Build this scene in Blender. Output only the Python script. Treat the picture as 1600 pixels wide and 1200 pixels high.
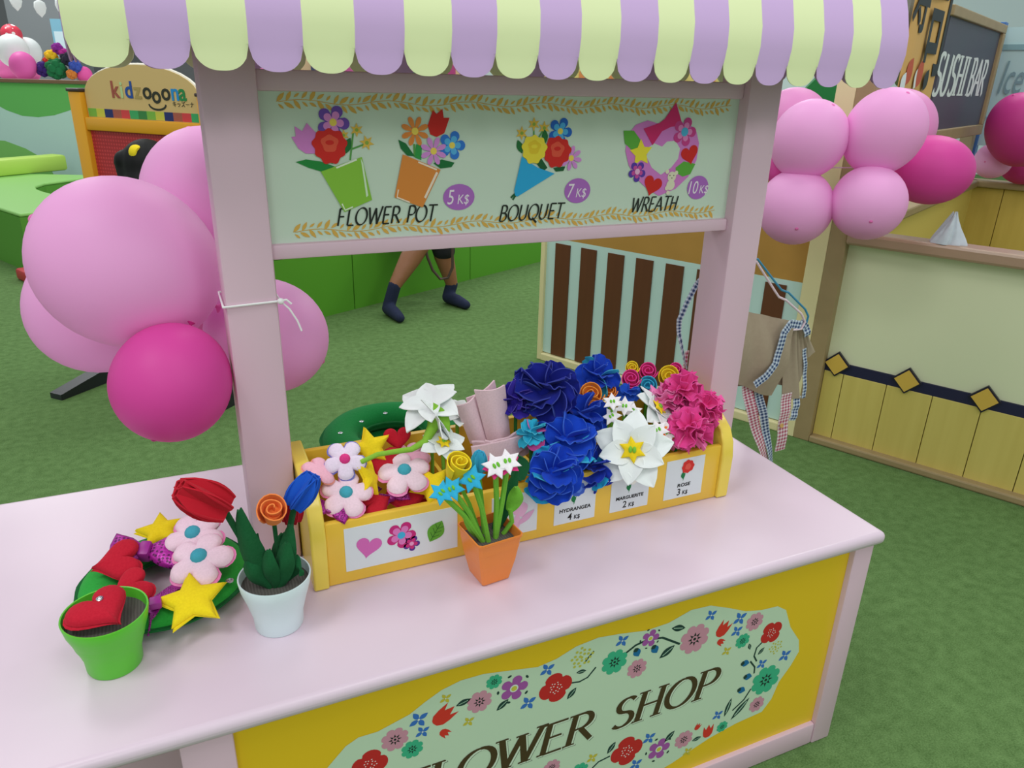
import bpy, bmesh, math, random
from mathutils import Vector, Matrix
from mathutils.geometry import tessellate_polygon
random.seed(7)
PI = math.pi
for o in list(bpy.data.objects): bpy.data.objects.remove(o)
sc = bpy.context.scene
COL = sc.collection

# ------------------------------------------------------------------ camera
CAM = Vector((-0.2385, -0.9831, 1.5686)); FPX = 1177.8
RIGHT = Vector((0.91344, -0.40620, 0.02497)); DOWN = Vector((-0.13124, -0.35208, -0.92672)); FWD = Vector((0.38522, 0.84323, -0.37492))
cd = bpy.data.cameras.new('camera'); cam = bpy.data.objects.new('camera', cd); COL.objects.link(cam)
cd.sensor_width = 36; cd.lens = FPX / 1600 * 36; cd.clip_start = 0.05
mw = Matrix((RIGHT, -DOWN, -FWD)).transposed().to_4x4(); mw.translation = CAM
cam.matrix_world = mw
sc.camera = cam

# ------------------------------------------------------------------ light
w = bpy.data.worlds.new('world'); sc.world = w; w.use_nodes = True
bg = w.node_tree.nodes['Background']; bg.inputs[0].default_value = (0.92, 1.0, 1.0, 1); bg.inputs[1].default_value = 0.50
def area(loc, sx, sy, power, target):
    l = bpy.data.lights.new('ceiling_or_fill_light', 'AREA'); l.shape = 'RECTANGLE'; l.size = sx; l.size_y = sy; l.energy = power
    o = bpy.data.objects.new('ceiling_or_fill_light', l); COL.objects.link(o); o.location = loc
    o.rotation_euler = (Vector(target) - Vector(loc)).to_track_quat('-Z', 'Y').to_euler()
for (x, y, e) in [(-2.2, -0.6, 50), (0.6, -1.6, 22), (3.4, 0.2, 26), (-1.6, 3.4, 28), (1.2, 3.0, 26), (4.6, 3.6, 30), (-1.5, 7.5, 40), (2.5, 7.5, 40), (7.0, 8.0, 150), (6.5, 3.0, 60), (-2.5, 11.5, 90)]:  # mall ceiling lamps; the far ones listed last are added to brighten the back walls
    area((x, y, 4.6), 1.2, 1.2, e, (x, y, 0))
for x in (-2.2, 2.4): area((x, -4.6, 4.4), 1.6, 1.2, 36, (.4, .4, .8))  # fill pair added behind the camera to brighten the stall's front faces
sc.view_settings.view_transform = 'Standard'; sc.view_settings.look = 'None'
sc.view_settings.exposure = 0.13; sc.view_settings.gamma = 1.0; sc.view_settings.use_curve_mapping = False

# ------------------------------------------------------------------ pixel helpers
H = 0.6294
def ray(x, y): return RIGHT * ((x - 800) / FPX) + DOWN * ((y - 600) / FPX) + FWD
def atY(x, y, v): d = ray(x, y); return CAM + d * ((v - CAM.y) / d.y)
def atZ(x, y, v): d = ray(x, y); return CAM + d * ((v - CAM.z) / d.z)
def atX(x, y, v): d = ray(x, y); return CAM + d * ((v - CAM.x) / d.x)
def atD(x, y, t): return CAM + ray(x, y) * t
def atP(x, y, o, n): d = ray(x, y); return CAM + d * ((Vector(o) - CAM).dot(n) / d.dot(n))
def depth(p): return (Vector(p) - CAM).dot(FWD)
def tocam(p, up=0.0): v = (CAM - Vector(p)).normalized(); v.z += up; return v.normalized()

# ------------------------------------------------------------------ materials
def lin(h):
    h = h.lstrip('#'); o = []
    for i in (0, 2, 4):
        c = int(h[i:i+2], 16) / 255; o.append(c / 12.92 if c <= .04045 else ((c + .055) / 1.055) ** 2.4)
    return (*o, 1)
MATS = {}
def mat(hexc, rough=.5, kind='plain', hex2=None, scale=40., amt=.12, spec=.5, bump=.15, coat=0.):
    key = (hexc, rough, kind, hex2, scale, amt, spec, bump, coat)
    if key in MATS: return MATS[key]
    m = bpy.data.materials.new(kind + '_' + hexc.strip('#')); m.use_nodes = True
    nt = m.node_tree; b = nt.nodes['Principled BSDF']; c = lin(hexc)
    b.inputs['Base Color'].default_value = c; b.inputs['Roughness'].default_value = rough
    b.inputs['Specular IOR Level'].default_value = spec
    b.inputs['Coat Weight'].default_value = coat; b.inputs['Coat Roughness'].default_value = .15
    N = nt.nodes.new; L = nt.links.new
    def coords(sc_, typ='Object'):
        t = N('ShaderNodeTexCoord'); mp = N('ShaderNodeMapping'); L(t.outputs[typ], mp.inputs[0])
        mp.inputs['Scale'].default_value = sc_ if isinstance(sc_, tuple) else (sc_,) * 3
        return mp.outputs[0]
    def mixc(fac, a, bb):
        mx = N('ShaderNodeMix'); mx.data_type = 'RGBA'; L(fac, mx.inputs[0])
        mx.inputs[6].default_value = a; mx.inputs[7].default_value = bb; L(mx.outputs[2], b.inputs['Base Color']); return mx
    def bmp(h, s, d=.002):
        bp = N('ShaderNodeBump'); bp.inputs['Strength'].default_value = s; bp.inputs['Distance'].default_value = d
        L(h, bp.inputs['Height']); L(bp.outputs[0], b.inputs['Normal'])
    dk = tuple(x * (1 - amt) for x in c[:3]) + (1,); lt = tuple(min(1, x * (1 + amt) + .01) for x in c[:3]) + (1,)
    if kind == 'felt':
        n = N('ShaderNodeTexNoise'); L(coords(260.), n.inputs['Vector']); n.inputs['Detail'].default_value = 4
        n.inputs['Scale'].default_value = 1.0
        mixc(n.outputs[0], dk, lt); bmp(n.outputs[0], .25, .001)
        b.inputs['Sheen Weight'].default_value = .04; b.inputs['Sheen Roughness'].default_value = .5
    elif kind == 'noise':
        n = N('ShaderNodeTexNoise'); L(coords(scale), n.inputs['Vector']); n.inputs['Detail'].default_value = 6
        n.inputs['Scale'].default_value = 1.0
        mixc(n.outputs[0], lin(hex2) if hex2 else dk, c if hex2 else lt); bmp(n.outputs[0], bump)
    elif kind == 'carpet':
        n = N('ShaderNodeTexNoise'); L(coords(scale), n.inputs['Vector']); n.inputs['Detail'].default_value = 3; n.inputs['Scale'].default_value = 1
        n2 = N('ShaderNodeTexNoise'); L(coords(28.), n2.inputs['Vector']); n2.inputs['Detail'].default_value = 5; n2.inputs['Scale'].default_value = 1
        ad = N('ShaderNodeMath'); ad.operation = 'MULTIPLY_ADD'; ad.inputs[1].default_value = .4; L(n2.outputs[0], ad.inputs[0])
        m2 = N('ShaderNodeMath'); m2.operation = 'MULTIPLY'; m2.inputs[1].default_value = .6; L(n.outputs[0], m2.inputs[0]); L(m2.outputs[0], ad.inputs[2])
        rp = N('ShaderNodeValToRGB'); L(ad.outputs[0], rp.inputs[0])
        rp.color_ramp.elements[0].position = .34; rp.color_ramp.elements[0].color = lin(hex2)
        rp.color_ramp.elements[1].position = .66; rp.color_ramp.elements[1].color = c
        L(rp.outputs[0], b.inputs['Base Color']); bmp(n.outputs[0], .5, .004)
    elif kind == 'wood':
        n = N('ShaderNodeTexNoise'); L(coords((26., 26., 1.6)), n.inputs['Vector']); n.inputs['Detail'].default_value = 3; n.inputs['Scale'].default_value = 1
        mixc(n.outputs[0], lin(hex2), c)
    elif kind == 'gingham':
        k = []
        t = N('ShaderNodeTexCoord'); sp = N('ShaderNodeSeparateXYZ'); L(t.outputs['UV'], sp.inputs[0])
        for ax in (0, 1):
            a = N('ShaderNodeMath'); a.operation = 'MULTIPLY'; a.inputs[1].default_value = scale; L(sp.outputs[ax], a.inputs[0])
            f = N('ShaderNodeMath'); f.operation = 'FRACT'; L(a.outputs[0], f.inputs[0])
            g = N('ShaderNodeMath'); g.operation = 'GREATER_THAN'; g.inputs[1].default_value = .45; L(f.outputs[0], g.inputs[0]); k.append(g)
        s = N('ShaderNodeMath'); s.operation = 'ADD'; L(k[0].outputs[0], s.inputs[0]); L(k[1].outputs[0], s.inputs[1])
        h_ = N('ShaderNodeMath'); h_.operation = 'MULTIPLY'; h_.inputs[1].default_value = .5; L(s.outputs[0], h_.inputs[0])
        mixc(h_.outputs[0], lin(hex2), c)
    elif kind == 'mesh':
        v = N('ShaderNodeTexVoronoi'); L(coords(scale), v.inputs['Vector']); v.inputs['Scale'].default_value = 1; v.inputs['Randomness'].default_value = 0
        rp = N('ShaderNodeValToRGB'); L(v.outputs['Distance'], rp.inputs[0])
        rp.color_ramp.elements[0].position = .25; rp.color_ramp.elements[0].color = c
        rp.color_ramp.elements[1].position = .5; rp.color_ramp.elements[1].color = lin(hex2)
        L(rp.outputs[0], b.inputs['Base Color'])
    elif kind == 'sequin':
        v = N('ShaderNodeTexVoronoi'); L(coords(scale), v.inputs['Vector']); v.inputs['Scale'].default_value = 1; v.inputs['Randomness'].default_value = .5
        rp = N('ShaderNodeValToRGB'); L(v.outputs['Distance'], rp.inputs[0])
        rp.color_ramp.elements[0].position = .3; rp.color_ramp.elements[0].color = lin(hex2)
        rp.color_ramp.elements[1].position = .42; rp.color_ramp.elements[1].color = c
        L(rp.outputs[0], b.inputs['Base Color']); bmp(v.outputs['Distance'], .4, .002)
        b.inputs['Metallic'].default_value = .35
    elif kind == 'rings':
        wv = N('ShaderNodeTexWave'); L(coords(1.), wv.inputs['Vector']); wv.inputs['Scale'].default_value = scale; wv.inputs['Distortion'].default_value = 1.5
        mixc(wv.outputs[0], dk, lt); bmp(wv.outputs[0], .4, .002)
    elif kind == 'balloon':
        tl = N('ShaderNodeBsdfTranslucent'); tl.inputs[0].default_value = c; mxs = N('ShaderNodeMixShader'); mxs.inputs[0].default_value = .2
        L(b.outputs[0], mxs.inputs[1]); L(tl.outputs[0], mxs.inputs[2]); L(mxs.outputs[0], nt.nodes['Material Output'].inputs[0])
    elif kind == 'metal':
        b.inputs['Metallic'].default_value = 1.
    elif kind == 'dots':
        v = N('ShaderNodeTexVoronoi'); L(coords(scale), v.inputs['Vector']); v.inputs['Scale'].default_value = 1; v.inputs['Randomness'].default_value = .4
        rp = N('ShaderNodeValToRGB'); L(v.outputs['Distance'], rp.inputs[0]); rp.color_ramp.interpolation = 'CONSTANT'
        rp.color_ramp.elements[0].color = lin(hex2); rp.color_ramp.elements[1].position = .28; rp.color_ramp.elements[1].color = c
        L(rp.outputs[0], b.inputs['Base Color'])
    MATS[key] = m
    return m
def felt(h): return mat(h, .95, 'felt', spec=.15)
def paint(h, r=.38): return mat(h, r)
def inkm(h): return mat(h, .55, spec=.3)

# ------------------------------------------------------------------ objects
WM = {}
def link(o, parent=None, M=None):
    COL.objects.link(o); M = M or Matrix.Identity(4)
    if parent is not None:
        o.parent = parent; o.matrix_basis = WM[parent].inverted() @ M
    else:
        o.matrix_basis = M
    WM[o] = M
    return o
def tags(o, label=None, cat=None, group=None, kind=None):
    if label: o['label'] = label
    if cat: o['category'] = cat
    if group: o['group'] = group
    if kind: o['kind'] = kind
    return o
def thing(name, label, cat, loc=(0, 0, 0), group=None, M=None):
    o = bpy.data.objects.new(name, None); o.empty_display_size = .02
    return tags(link(o, None, M or Matrix.Translation(Vector(loc))), label, cat, group)
def structure(name, loc=(0, 0, 0), M=None):
    o = bpy.data.objects.new(name, None); o.empty_display_size = .05
    return tags(link(o, None, M or Matrix.Translation(Vector(loc))), kind='structure')

class MB:
    def __init__(s): s.v = []; s.f = []; s.m = []; s.uv = None
    def face(s, idx, m=0): s.f.append(tuple(idx)); s.m.append(m)
    def add(s, vs, fs, m=0, M=None):
        b = len(s.v)
        for p in vs: s.v.append((M @ Vector(p)) if M else Vector(p))
        for f in fs: s.face([i + b for i in f], m)
        return s
    def box(s, x0, y0, z0, x1, y1, z1, m=0, M=None, bev=0.):
        if bev <= 0:
            vs = [(x, y, z) for z in (z0, z1) for y in (y0, y1) for x in (x0, x1)]
            fs = [(0, 2, 3, 1), (4, 5, 7, 6), (0, 1, 5, 4), (2, 6, 7, 3), (0, 4, 6, 2), (1, 3, 7, 5)]
            return s.add(vs, fs, m, M)
        bm = bmesh.new(); bmesh.ops.create_cube(bm, size=1)
        bmesh.ops.transform(bm, matrix=Matrix.Translation(((x0+x1)/2, (y0+y1)/2, (z0+z1)/2)) @ Matrix.Diagonal((x1-x0, y1-y0, z1-z0, 1)), verts=bm.verts)
        bmesh.ops.bevel(bm, geom=list(bm.edges), offset=bev, segments=2, profile=.5, affect='EDGES')
        bm.verts.index_update()
        s.add([v.co.copy() for v in bm.verts], [[v.index for v in f.verts] for f in bm.faces], m, M); bm.free()
        return s
    def grid(s, fn, nu, nv, m=0, M=None, th=0., cu=False, m2=None):
        P = [[Vector(fn(i / nu, j / nv)) for j in range(nv + 1)] for i in range(nu + (0 if cu else 1))]
        n1 = len(P); idx = lambda i, j: (i % n1) * (nv + 1) + j
        fs = [(idx(i, j), idx(i + 1, j), idx(i + 1, j + 1), idx(i, j + 1)) for i in range(nu) for j in range(nv)]
        flat = [p for r in P for p in r]
        if th <= 0: return s.add(flat, fs, m, M)
        nr = [Vector((0, 0, 0)) for _ in flat]
        for f in fs:
            a, b, c, d = [flat[k] for k in f]; n = (c - a).cross(d - b)
            for k in f: nr[k] += n
        nr = [n.normalized() if n.length > 1e-12 else Vector((0, 0, 1)) for n in nr]
        N = len(flat)
        vs = [p + n * th / 2 for p, n in zip(flat, nr)] + [p - n * th / 2 for p, n in zip(flat, nr)]
        s.add(vs, fs, m, M); b = len(s.v) - 2 * N
        mm = m if m2 is None else m2
        for f in fs: s.face([k + N + b for k in reversed(f)], m)
        rim = []
        for i in range(nu):
            rim.append((idx(i + 1, 0), idx(i, 0))); rim.append((idx(i, nv), idx(i + 1, nv)))
        if not cu:
            for j in range(nv):
                rim.append((idx(0, j), idx(0, j + 1))); rim.append((idx(nu, j + 1), idx(nu, j)))
        for a, c in rim: s.face([b + a, b + c, b + c + N, b + a + N][::-1], mm)
        return s
    def tube(s, pts, r, n=8, m=0, cap=True, M=None):
        pts = [Vector(p) for p in pts]; R = r if isinstance(r, (list, tuple)) else [r] * len(pts)
        t0 = (pts[1] - pts[0]).normalized(); a = t0.orthogonal().normalized(); vs = []; fs = []
        for i, p in enumerate(pts):
            t = (pts[min(i + 1, len(pts) - 1)] - pts[max(i - 1, 0)]).normalized()
            a = (a - t * a.dot(t)); a = a.normalized() if a.length > 1e-9 else t.orthogonal().normalized(); bb = t.cross(a)
            for k in range(n):
                th = 2 * PI * k / n; vs.append(p + (a * math.cos(th) + bb * math.sin(th)) * R[i])
        for i in range(len(pts) - 1):
            for k in range(n):
                fs.append((i*n+k, i*n+(k+1) % n, (i+1)*n+(k+1) % n, (i+1)*n+k))
        if cap: fs.append(tuple(range(n))[::-1]); fs.append(tuple((len(pts)-1)*n+k for k in range(n)))
        return s.add(vs, fs, m, M)
    def lathe(s, prof, n=32, m=0, M=None):
        vs = []; fs = []
        for (r, z) in prof:
            for k in range(n): th = 2 * PI * k / n; vs.append((r * math.cos(th), r * math.sin(th), z))
        for i in range(len(prof) - 1):
            for k in range(n): fs.append((i*n+k, i*n+(k+1) % n, (i+1)*n+(k+1) % n, (i+1)*n+k))
        if prof[0][0] > 1e-6: fs.append(tuple(range(n))[::-1])
        if prof[-1][0] > 1e-6: fs.append(tuple((len(prof)-1)*n+k for k in range(n)))
        return s.add(vs, fs, m, M)
    def ball(s, c, rx, ry=None, rz=None, n=16, m=0, M=None):
        ry = ry or rx; rz = rz or rx
        b = MB().lathe([(math.sin(PI * i / (n//2)) if 0 < i < n//2 else 0., -math.cos(PI * i / (n//2))) for i in range(n//2 + 1)], n)
        T = Matrix.Translation(Vector(c)) @ Matrix.Diagonal((rx, ry, rz, 1))
        return s.add(b.v, b.f, m, (M @ T) if M else T)
    def pillow(s, outline, th, m=0, M=None, flat=.0):
        ks = [1., .93, .8, .6, .35, 0.]; n = len(outline)
        for sg in (1, -1):
            vs = []; fs = []
            for k in ks:
                h = sg * (th / 2 * (flat + (1 - flat) * math.sqrt(max(0, 1 - k ** 2.2))) if k < 1 else sg * 0)
                vs += [(x * k, y * k, h) for x, y in outline]
            for i in range(len(ks) - 1):
                for j in range(n):
                    q = (i*n+j, i*n+(j+1) % n, (i+1)*n+(j+1) % n, (i+1)*n+j); fs.append(q if sg > 0 else q[::-1])
            s.add(vs, fs, m, M)
        return s
    def prism(s, poly, z0, z1, m=0, M=None):
        n = len(poly); tri = tessellate_polygon([[Vector((x, y, 0)) for x, y in poly]])
        vs = [(x, y, z0) for x, y in poly] + [(x, y, z1) for x, y in poly]
        ar = sum(poly[i][0]*poly[(i+1) % n][1] - poly[(i+1) % n][0]*poly[i][1] for i in range(n))
        fs = []
        for t in tri:
            a, b, c = t; p = [Vector(poly[k]) for k in t]
            ccw = (p[1]-p[0]).cross(p[2]-p[0]) > 0
            if not ccw: a, b, c = a, c, b
            fs.append((a+n, b+n, c+n)); fs.append((c, b, a))
        for i in range(n):
            j = (i + 1) % n; q = (i, j, j+n, i+n); fs.append(q if ar > 0 else q[::-1])
        return s.add(vs, fs, m, M)
    def mesh(s, mats, smooth=False):
        me = bpy.data.meshes.new('mesh'); me.from_pydata([tuple(v) for v in s.v], [], s.f)
        for m in (mats if isinstance(mats, (list, tuple)) else [mats]): me.materials.append(m)
        me.polygons.foreach_set('material_index', s.m)
        if s.uv:
            l = me.uv_layers.new(name='UVMap')
            for lp in me.loops: l.data[lp.index].uv = s.uv[lp.vertex_index]
        if smooth:
            me.polygons.foreach_set('use_smooth', [True] * len(me.polygons))
            if smooth != 'all': me.set_sharp_from_angle(angle=math.radians(42))
        me.update(); return me
    def obj(s, name, mats, parent=None, smooth=False, M=None, label=None, cat=None, group=None, kind=None, base=None):
        """base: origin for top-level single mesh objects (vertices given in world space)"""
        if parent is None and base is not None:
            b = Vector(base); s.v = [v - b for v in s.v]; M = Matrix.Translation(b)
        return tags(link(bpy.data.objects.new(name, s.mesh(mats, smooth)), parent, M), label, cat, group, kind)
def inst(name, me, parent, M, label=None): return tags(link(bpy.data.objects.new(name, me), parent, M), label)

def frame(loc, axis, up=(0, 0, 1), roll=0., sc_=1.):
    z = Vector(axis).normalized(); u = Vector(up); x = u.cross(z)
    if x.length < 1e-4: x = Vector((1, 0, 0)).cross(z)
    x.normalize(); y = z.cross(x)
    M = Matrix((x, y, z)).transposed().to_4x4() @ Matrix.Rotation(roll, 4, 'Z') @ Matrix.Scale(sc_, 4); M.translation = Vector(loc)
    return M
T = lambda *a: Matrix.Translation(Vector(a))
def arc(cx, cy, rx, ry, a0, a1, n=14):
    return [(cx + rx * math.cos(math.radians(a0 + (a1-a0)*i/n)), cy + ry * math.sin(math.radians(a0 + (a1-a0)*i/n))) for i in range(n + 1)]

# 2-D outlines (unit size, counter clockwise)
def o_flower(n=5, r=1., inn=.55, k=9, rot=PI/2):
    P = []
    for i in range(n * k):
        t = i / k; ph = (t % 1) ; a = rot + 2 * PI * i / (n * k)
        P.append((r * (inn + (1 - inn) * math.sin(PI * ph) ** .55) * math.cos(a + 0), r * (inn + (1 - inn) * math.sin(PI * ph) ** .55) * math.sin(a)))
    return P
def o_star(n=5, r=1., inn=.45, rot=PI/2, k=4):
    V = []
    for i in range(2 * n):
        a = rot + PI * i / n; q = r if i % 2 == 0 else r * inn; V.append((q * math.cos(a), q * math.sin(a)))
    P = []
    for i in range(2 * n):
        a, b = V[i], V[(i+1) % (2*n)]
        for j in range(k): P.append((a[0]+(b[0]-a[0])*j/k, a[1]+(b[1]-a[1])*j/k))
    return P
def o_heart(r=1., n=36):
    P = []
    for i in range(n):
        t = 2 * PI * i / n
        P.append((-r * math.sin(t) ** 3 * 1.0, r * (13*math.cos(t) - 5*math.cos(2*t) - 2*math.cos(3*t) - math.cos(4*t)) / 16))
    return P
def o_leaf(l=1., w_=.5, n=10):
    return [(w_ * math.sin(PI * i / n), -l/2 + l * i / n) for i in range(n + 1)] + [(-w_ * math.sin(PI * i / n), -l/2 + l * i / n) for i in range(n - 1, 0, -1)]
def o_daisy(n=8, r=1., inn=.25, k=7, rot=PI/2):
    P = []
    for i in range(n * k):
        ph = (i / k) % 1; a = rot + 2 * PI * i / (n * k); q = r * (inn + (1 - inn) * math.sin(PI * ph) ** .5 * (.86 + .14 * math.sin(PI * ph)))
        P.append((q * math.cos(a), q * math.sin(a)))
    return P
def o_tulip(r=1.):
    return [(-.1, -1), (.3, -.95), (.65, -.6), (.75, 0), (.72, .9), (.35, .3), (.02, 1.0), (-.35, .3), (-.72, .9), (-.75, 0), (-.65, -.6), (-.35, -.92)] if r == 1. else [(x*r, y*r) for x, y in o_tulip()]
def o_circle(r=1., n=24, ry=None): return [(r*math.cos(2*PI*i/n), (ry or r)*math.sin(2*PI*i/n)) for i in range(n)]
def o_wobble(r, n=40, lobes=9, amp=.08, seed=0):
    return [(r*(1+amp*math.sin(lobes*2*PI*i/n+seed)+amp*.6*math.sin(3*2*PI*i/n+seed*2))*math.cos(2*PI*i/n), r*(1+amp*math.sin(lobes*2*PI*i/n+seed)+amp*.6*math.sin(3*2*PI*i/n+seed*2))*math.sin(2*PI*i/n)) for i in range(n)]
def tf(P, c=(0, 0), rot=0., s=1., sx=1.):
    ca, sa = math.cos(rot), math.sin(rot)
    return [(c[0] + s*(x*sx*ca - y*sa), c[1] + s*(x*sx*sa + y*ca)) for x, y in P]

# ------------------------------------------------------------------ flat print on a plane
LAY = .0004
class Ink:
    """flat printed shapes on a plane given by matrix M (x right, y up, z out of the surface)"""
    def __init__(s, M): s.M = M; s.Mi = M.inverted(); s.items = []; s.g = 'print'; s.gi = 0
    def px(s, x, y):
        n = s.M.col[2].to_3d(); p = atP(x, y, s.M.translation, n); q = s.Mi @ p; return (q.x, q.y)
    def begin(s, name): s.g = name; s.gi += 1
    def poly(s, P, c, lay=1): s.items.append((list(P), c, lay, (s.gi, s.g))); return s
    def ppx(s, P, c, lay=1): return s.poly([s.px(*p) for p in P], c, lay)
    def stroke(s, P, wd, c, lay=1, taper=False):
        n = len(P); L_ = []; R_ = []
        for i in range(n):
            a = Vector(P[max(i-1, 0)]); b = Vector(P[min(i+1, n-1)]); t = (b - a)
            t = t.normalized() if t.length > 1e-9 else Vector((1, 0)); nn = Vector((-t.y, t.x))
            wv = (wd(t) if callable(wd) else wd) / 2 * ((1 - .8 * i / (n-1)) if taper else 1)
            p = Vector(P[i]); L_.append(p + nn * wv); R_.append(p - nn * wv)
        for i in range(n - 1):
            s.poly([L_[i], R_[i], R_[i+1], L_[i+1]], c, lay)
        return s
    def build(s, name, parent, label=None):
        groups = {}
        for it in s.items: groups.setdefault(it[3], []).append(it)
        out = None
        for (gi, gn), items in groups.items():
            mb = MB(); cols = []
            for k, (P, c, lay, _) in enumerate(items):
                if c not in cols: cols.append(c)
                tri = tessellate_polygon([[Vector((p[0], p[1], 0)) for p in P]])
                z = lay * LAY + (k % 40) * 2e-6; vs = [(p[0], p[1], z) for p in P]; fs = []
                for t in tri:
                    a, b, d = t; ccw = (vs[b][0]-vs[a][0])*(vs[d][1]-vs[a][1]) - (vs[b][1]-vs[a][1])*(vs[d][0]-vs[a][0]) > 0
                    fs.append((a, b, d) if ccw else (a, d, b))
                mb.add(vs, fs, cols.index(c))
            out = mb.obj(name if gi == 0 else gn, [inkm(c) for c in cols], parent, M=s.M, label=label)
        return out
# pen font: strokes in a unit-high box
GL = {
 'F': (.62, [[(.12, 0), (.12, 1)], [(.12, 1), (.62, 1)], [(.12, .53), (.48, .53)]]),
 'L': (.58, [[(.12, 1), (.12, 0)], [(.12, 0), (.58, 0)]]),
 'O': (.86, [arc(.43, .5, .40, .5, 90, 450, 28)]),
 'W': (1.02, [[(.02, 1), (.27, 0)], [(.27, 0), (.52, .95)], [(.52, .95), (.74, 0)], [(.74, 0), (1.0, 1.05)]]),
 'E': (.60, [[(.12, 0), (.12, 1)], [(.12, 1), (.58, 1)], [(.12, .53), (.5, .53)], [(.12, 0), (.6, 0)]]),
 'R': (.68, [[(.12, 0), (.12, 1)], [(.12, 1)] + arc(.33, .745, .25, .255, 90, -90, 12) + [(.12, .49)], [(.34, .49), (.70, 0)]]),
 'P': (.62, [[(.12, 0), (.12, 1)], [(.12, 1)] + arc(.33, .73, .27, .27, 90, -90, 12) + [(.12, .46)]]),
 'T': (.68, [[(.34, 0), (.34, 1)], [(.0, 1), (.70, 1)]]),
 'B': (.66, [[(.12, 0), (.12, 1)], [(.12, 1)] + arc(.33, .76, .22, .24, 90, -90, 10) + [(.12, .52)], [(.12, .52)] + arc(.34, .26, .27, .26, 90, -90, 10) + [(.12, 0)]]),
 'U': (.78, [[(.1, 1), (.1, .32)] + arc(.38, .32, .28, .32, 180, 360, 14) + [(.66, 1)]]),
 'Q': (.86, [arc(.43, .5, .40, .5, 90, 450, 28), [(.42, .12), (.88, -.2)]]),
 'A': (.80, [[(.02, 0), (.42, 1)], [(.42, 1), (.78, 0)], [(.18, .36), (.64, .36)]]),
 'H': (.80, [[(.12, 0), (.12, 1)], [(.66, 0), (.66, 1)], [(.12, .52), (.66, .52)]]),
 'S': (.58, [arc(.31, .755, .23, .245, 35, 262, 14) + arc(.29, .25, .26, .255, 82, -145, 14)]),
 'I': (.28, [[(.14, 0), (.14, 1)]]),
 ' ': (.42, []),
}
def pen(ink, text, x, y, size, col, lay=3, slant=.22, thin=.045, thick=.12, nib=35., sx=1., serif=0., fit=None, track=.06):
    wd = sum(GL[c][0] + track for c in text) * sx * size
    if fit: sx *= fit / wd
    na = math.radians(nib)
    for ch in text:
        g, st = GL[ch]
        ink.begin('letter')
        for S in st:
            Q = [(x + (a * sx + b * slant) * size, y + b * size) for a, b in S]
            if len(Q) == 2: Q = [(Q[0][0] + (Q[1][0]-Q[0][0])*t/4, Q[0][1] + (Q[1][1]-Q[0][1])*t/4) for t in range(5)]
            wf = lambda t: size * (thin + (thick - thin) * abs(math.sin(math.atan2(t.y, t.x) - na)))
            ink.stroke(Q, wf, col, lay)
            if serif and len(S) <= 2:
                for (a, b), (a2, b2) in ((S[0], S[1]), (S[-1], S[0])):
                    if abs(a - a2) < .3 and abs(b - b2) > .5:
                        cx = x + (a * sx + b * slant) * size; cy = y + b * size; h_ = serif * size * min(1, sx)
                        ink.poly([(cx - h_, cy - .02*size), (cx + h_, cy - .02*size), (cx + h_*.9, cy + .03*size), (cx - h_*.9, cy + .03*size)], col, lay)
        x += (g + track) * sx * size
    return x
def text_mesh(txt, size, ext=.0005, shear=0., spacing=1., bold=0., align='LEFT'):
    c = bpy.data.curves.new('text', 'FONT'); c.body = txt; c.size = size; c.extrude = ext; c.shear = shear; c.space_character = spacing; c.offset = bold; c.align_x = align
    c.resolution_u = 3
    o = bpy.data.objects.new('text', c); COL.objects.link(o)
    dg = bpy.context.evaluated_depsgraph_get(); me = bpy.data.meshes.new_from_object(o.evaluated_get(dg)); bpy.data.objects.remove(o); bpy.data.curves.remove(c)
    return me
def text_obj(name, txt, size, col, M, parent, sx=1., **k):
    me = text_mesh(txt, size, **k); me.materials.clear(); me.materials.append(inkm(col))
    return inst(name, me, parent, M @ Matrix.Diagonal((sx, 1, 1, 1)))

# ================================================================== SETTING
fl = MB(); fl.box(-14, -6, -.05, 18, 19, 0)
fl.obj('floor', mat('#6f9058', .95, 'carpet', '#4c6a39', 230., spec=.1), kind='structure')

# frame of the play booth walls: x along the near wall, y behind it, z up
U = Vector((.4426, -.8967, 0)); V = Vector((.8967, .4426, 0))
ML = Matrix(((U.x, V.x, 0, 1.698), (U.y, V.y, 0, 2.878), (0, 0, 1, 0), (0, 0, 0, 1)))
def loc_px(M, x, y, ly=0.):
    """pixel -> local coordinates on the plane local y = ly of frame M"""
    n = M.col[1].to_3d(); p = atP(x, y, M @ Vector((0, ly, 0)), n); return M.inverted() @ p
cream = paint('#e8ddaa'); brown = mat('#6b3d20', .5, 'wood', '#5a3118'); ochre = mat('#b98a3c', .6, 'noise', scale=6.)
white = paint('#c6e4de', .5); tan = mat('#a08a62', .5, 'noise', scale=12.)

# striped low wall
wl = structure('wall_striped', M=ML)
MB().box(.03, .0, .05, 1.5, .03, .74).obj('panel', white, wl, M=ML)
MB().box(.03, .0, .74, 1.5, .03, 1.2).obj('upper_panel', ochre, wl, M=ML)
st_me = MB().box(0, -.006, .051, .102, .002, .715).mesh(brown)
for i in range(8): inst('stripe', st_me, wl, ML @ T(.093 + .1755 * i, 0, 0))
MB().box(0, -.02, 0, .03, .05, 1.22, bev=.004).obj('frame_post', cream, wl, M=ML)
MB().box(.03, -.025, 0, 1.5, .05, .045, bev=.006).obj('frame_rail', cream, wl, M=ML)
MB().box(.03, -.02, 1.2, 1.5, .05, 1.24, bev=.006).obj('frame_rail', cream, wl, M=ML)
wc = structure('trim_1', M=ML)
MB().box(1.5, -.03, 0, 1.58, .06, 2.3, bev=.004).obj('corner_post', cream, wc, M=ML)
wb = structure('trim_2', M=ML)
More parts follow.
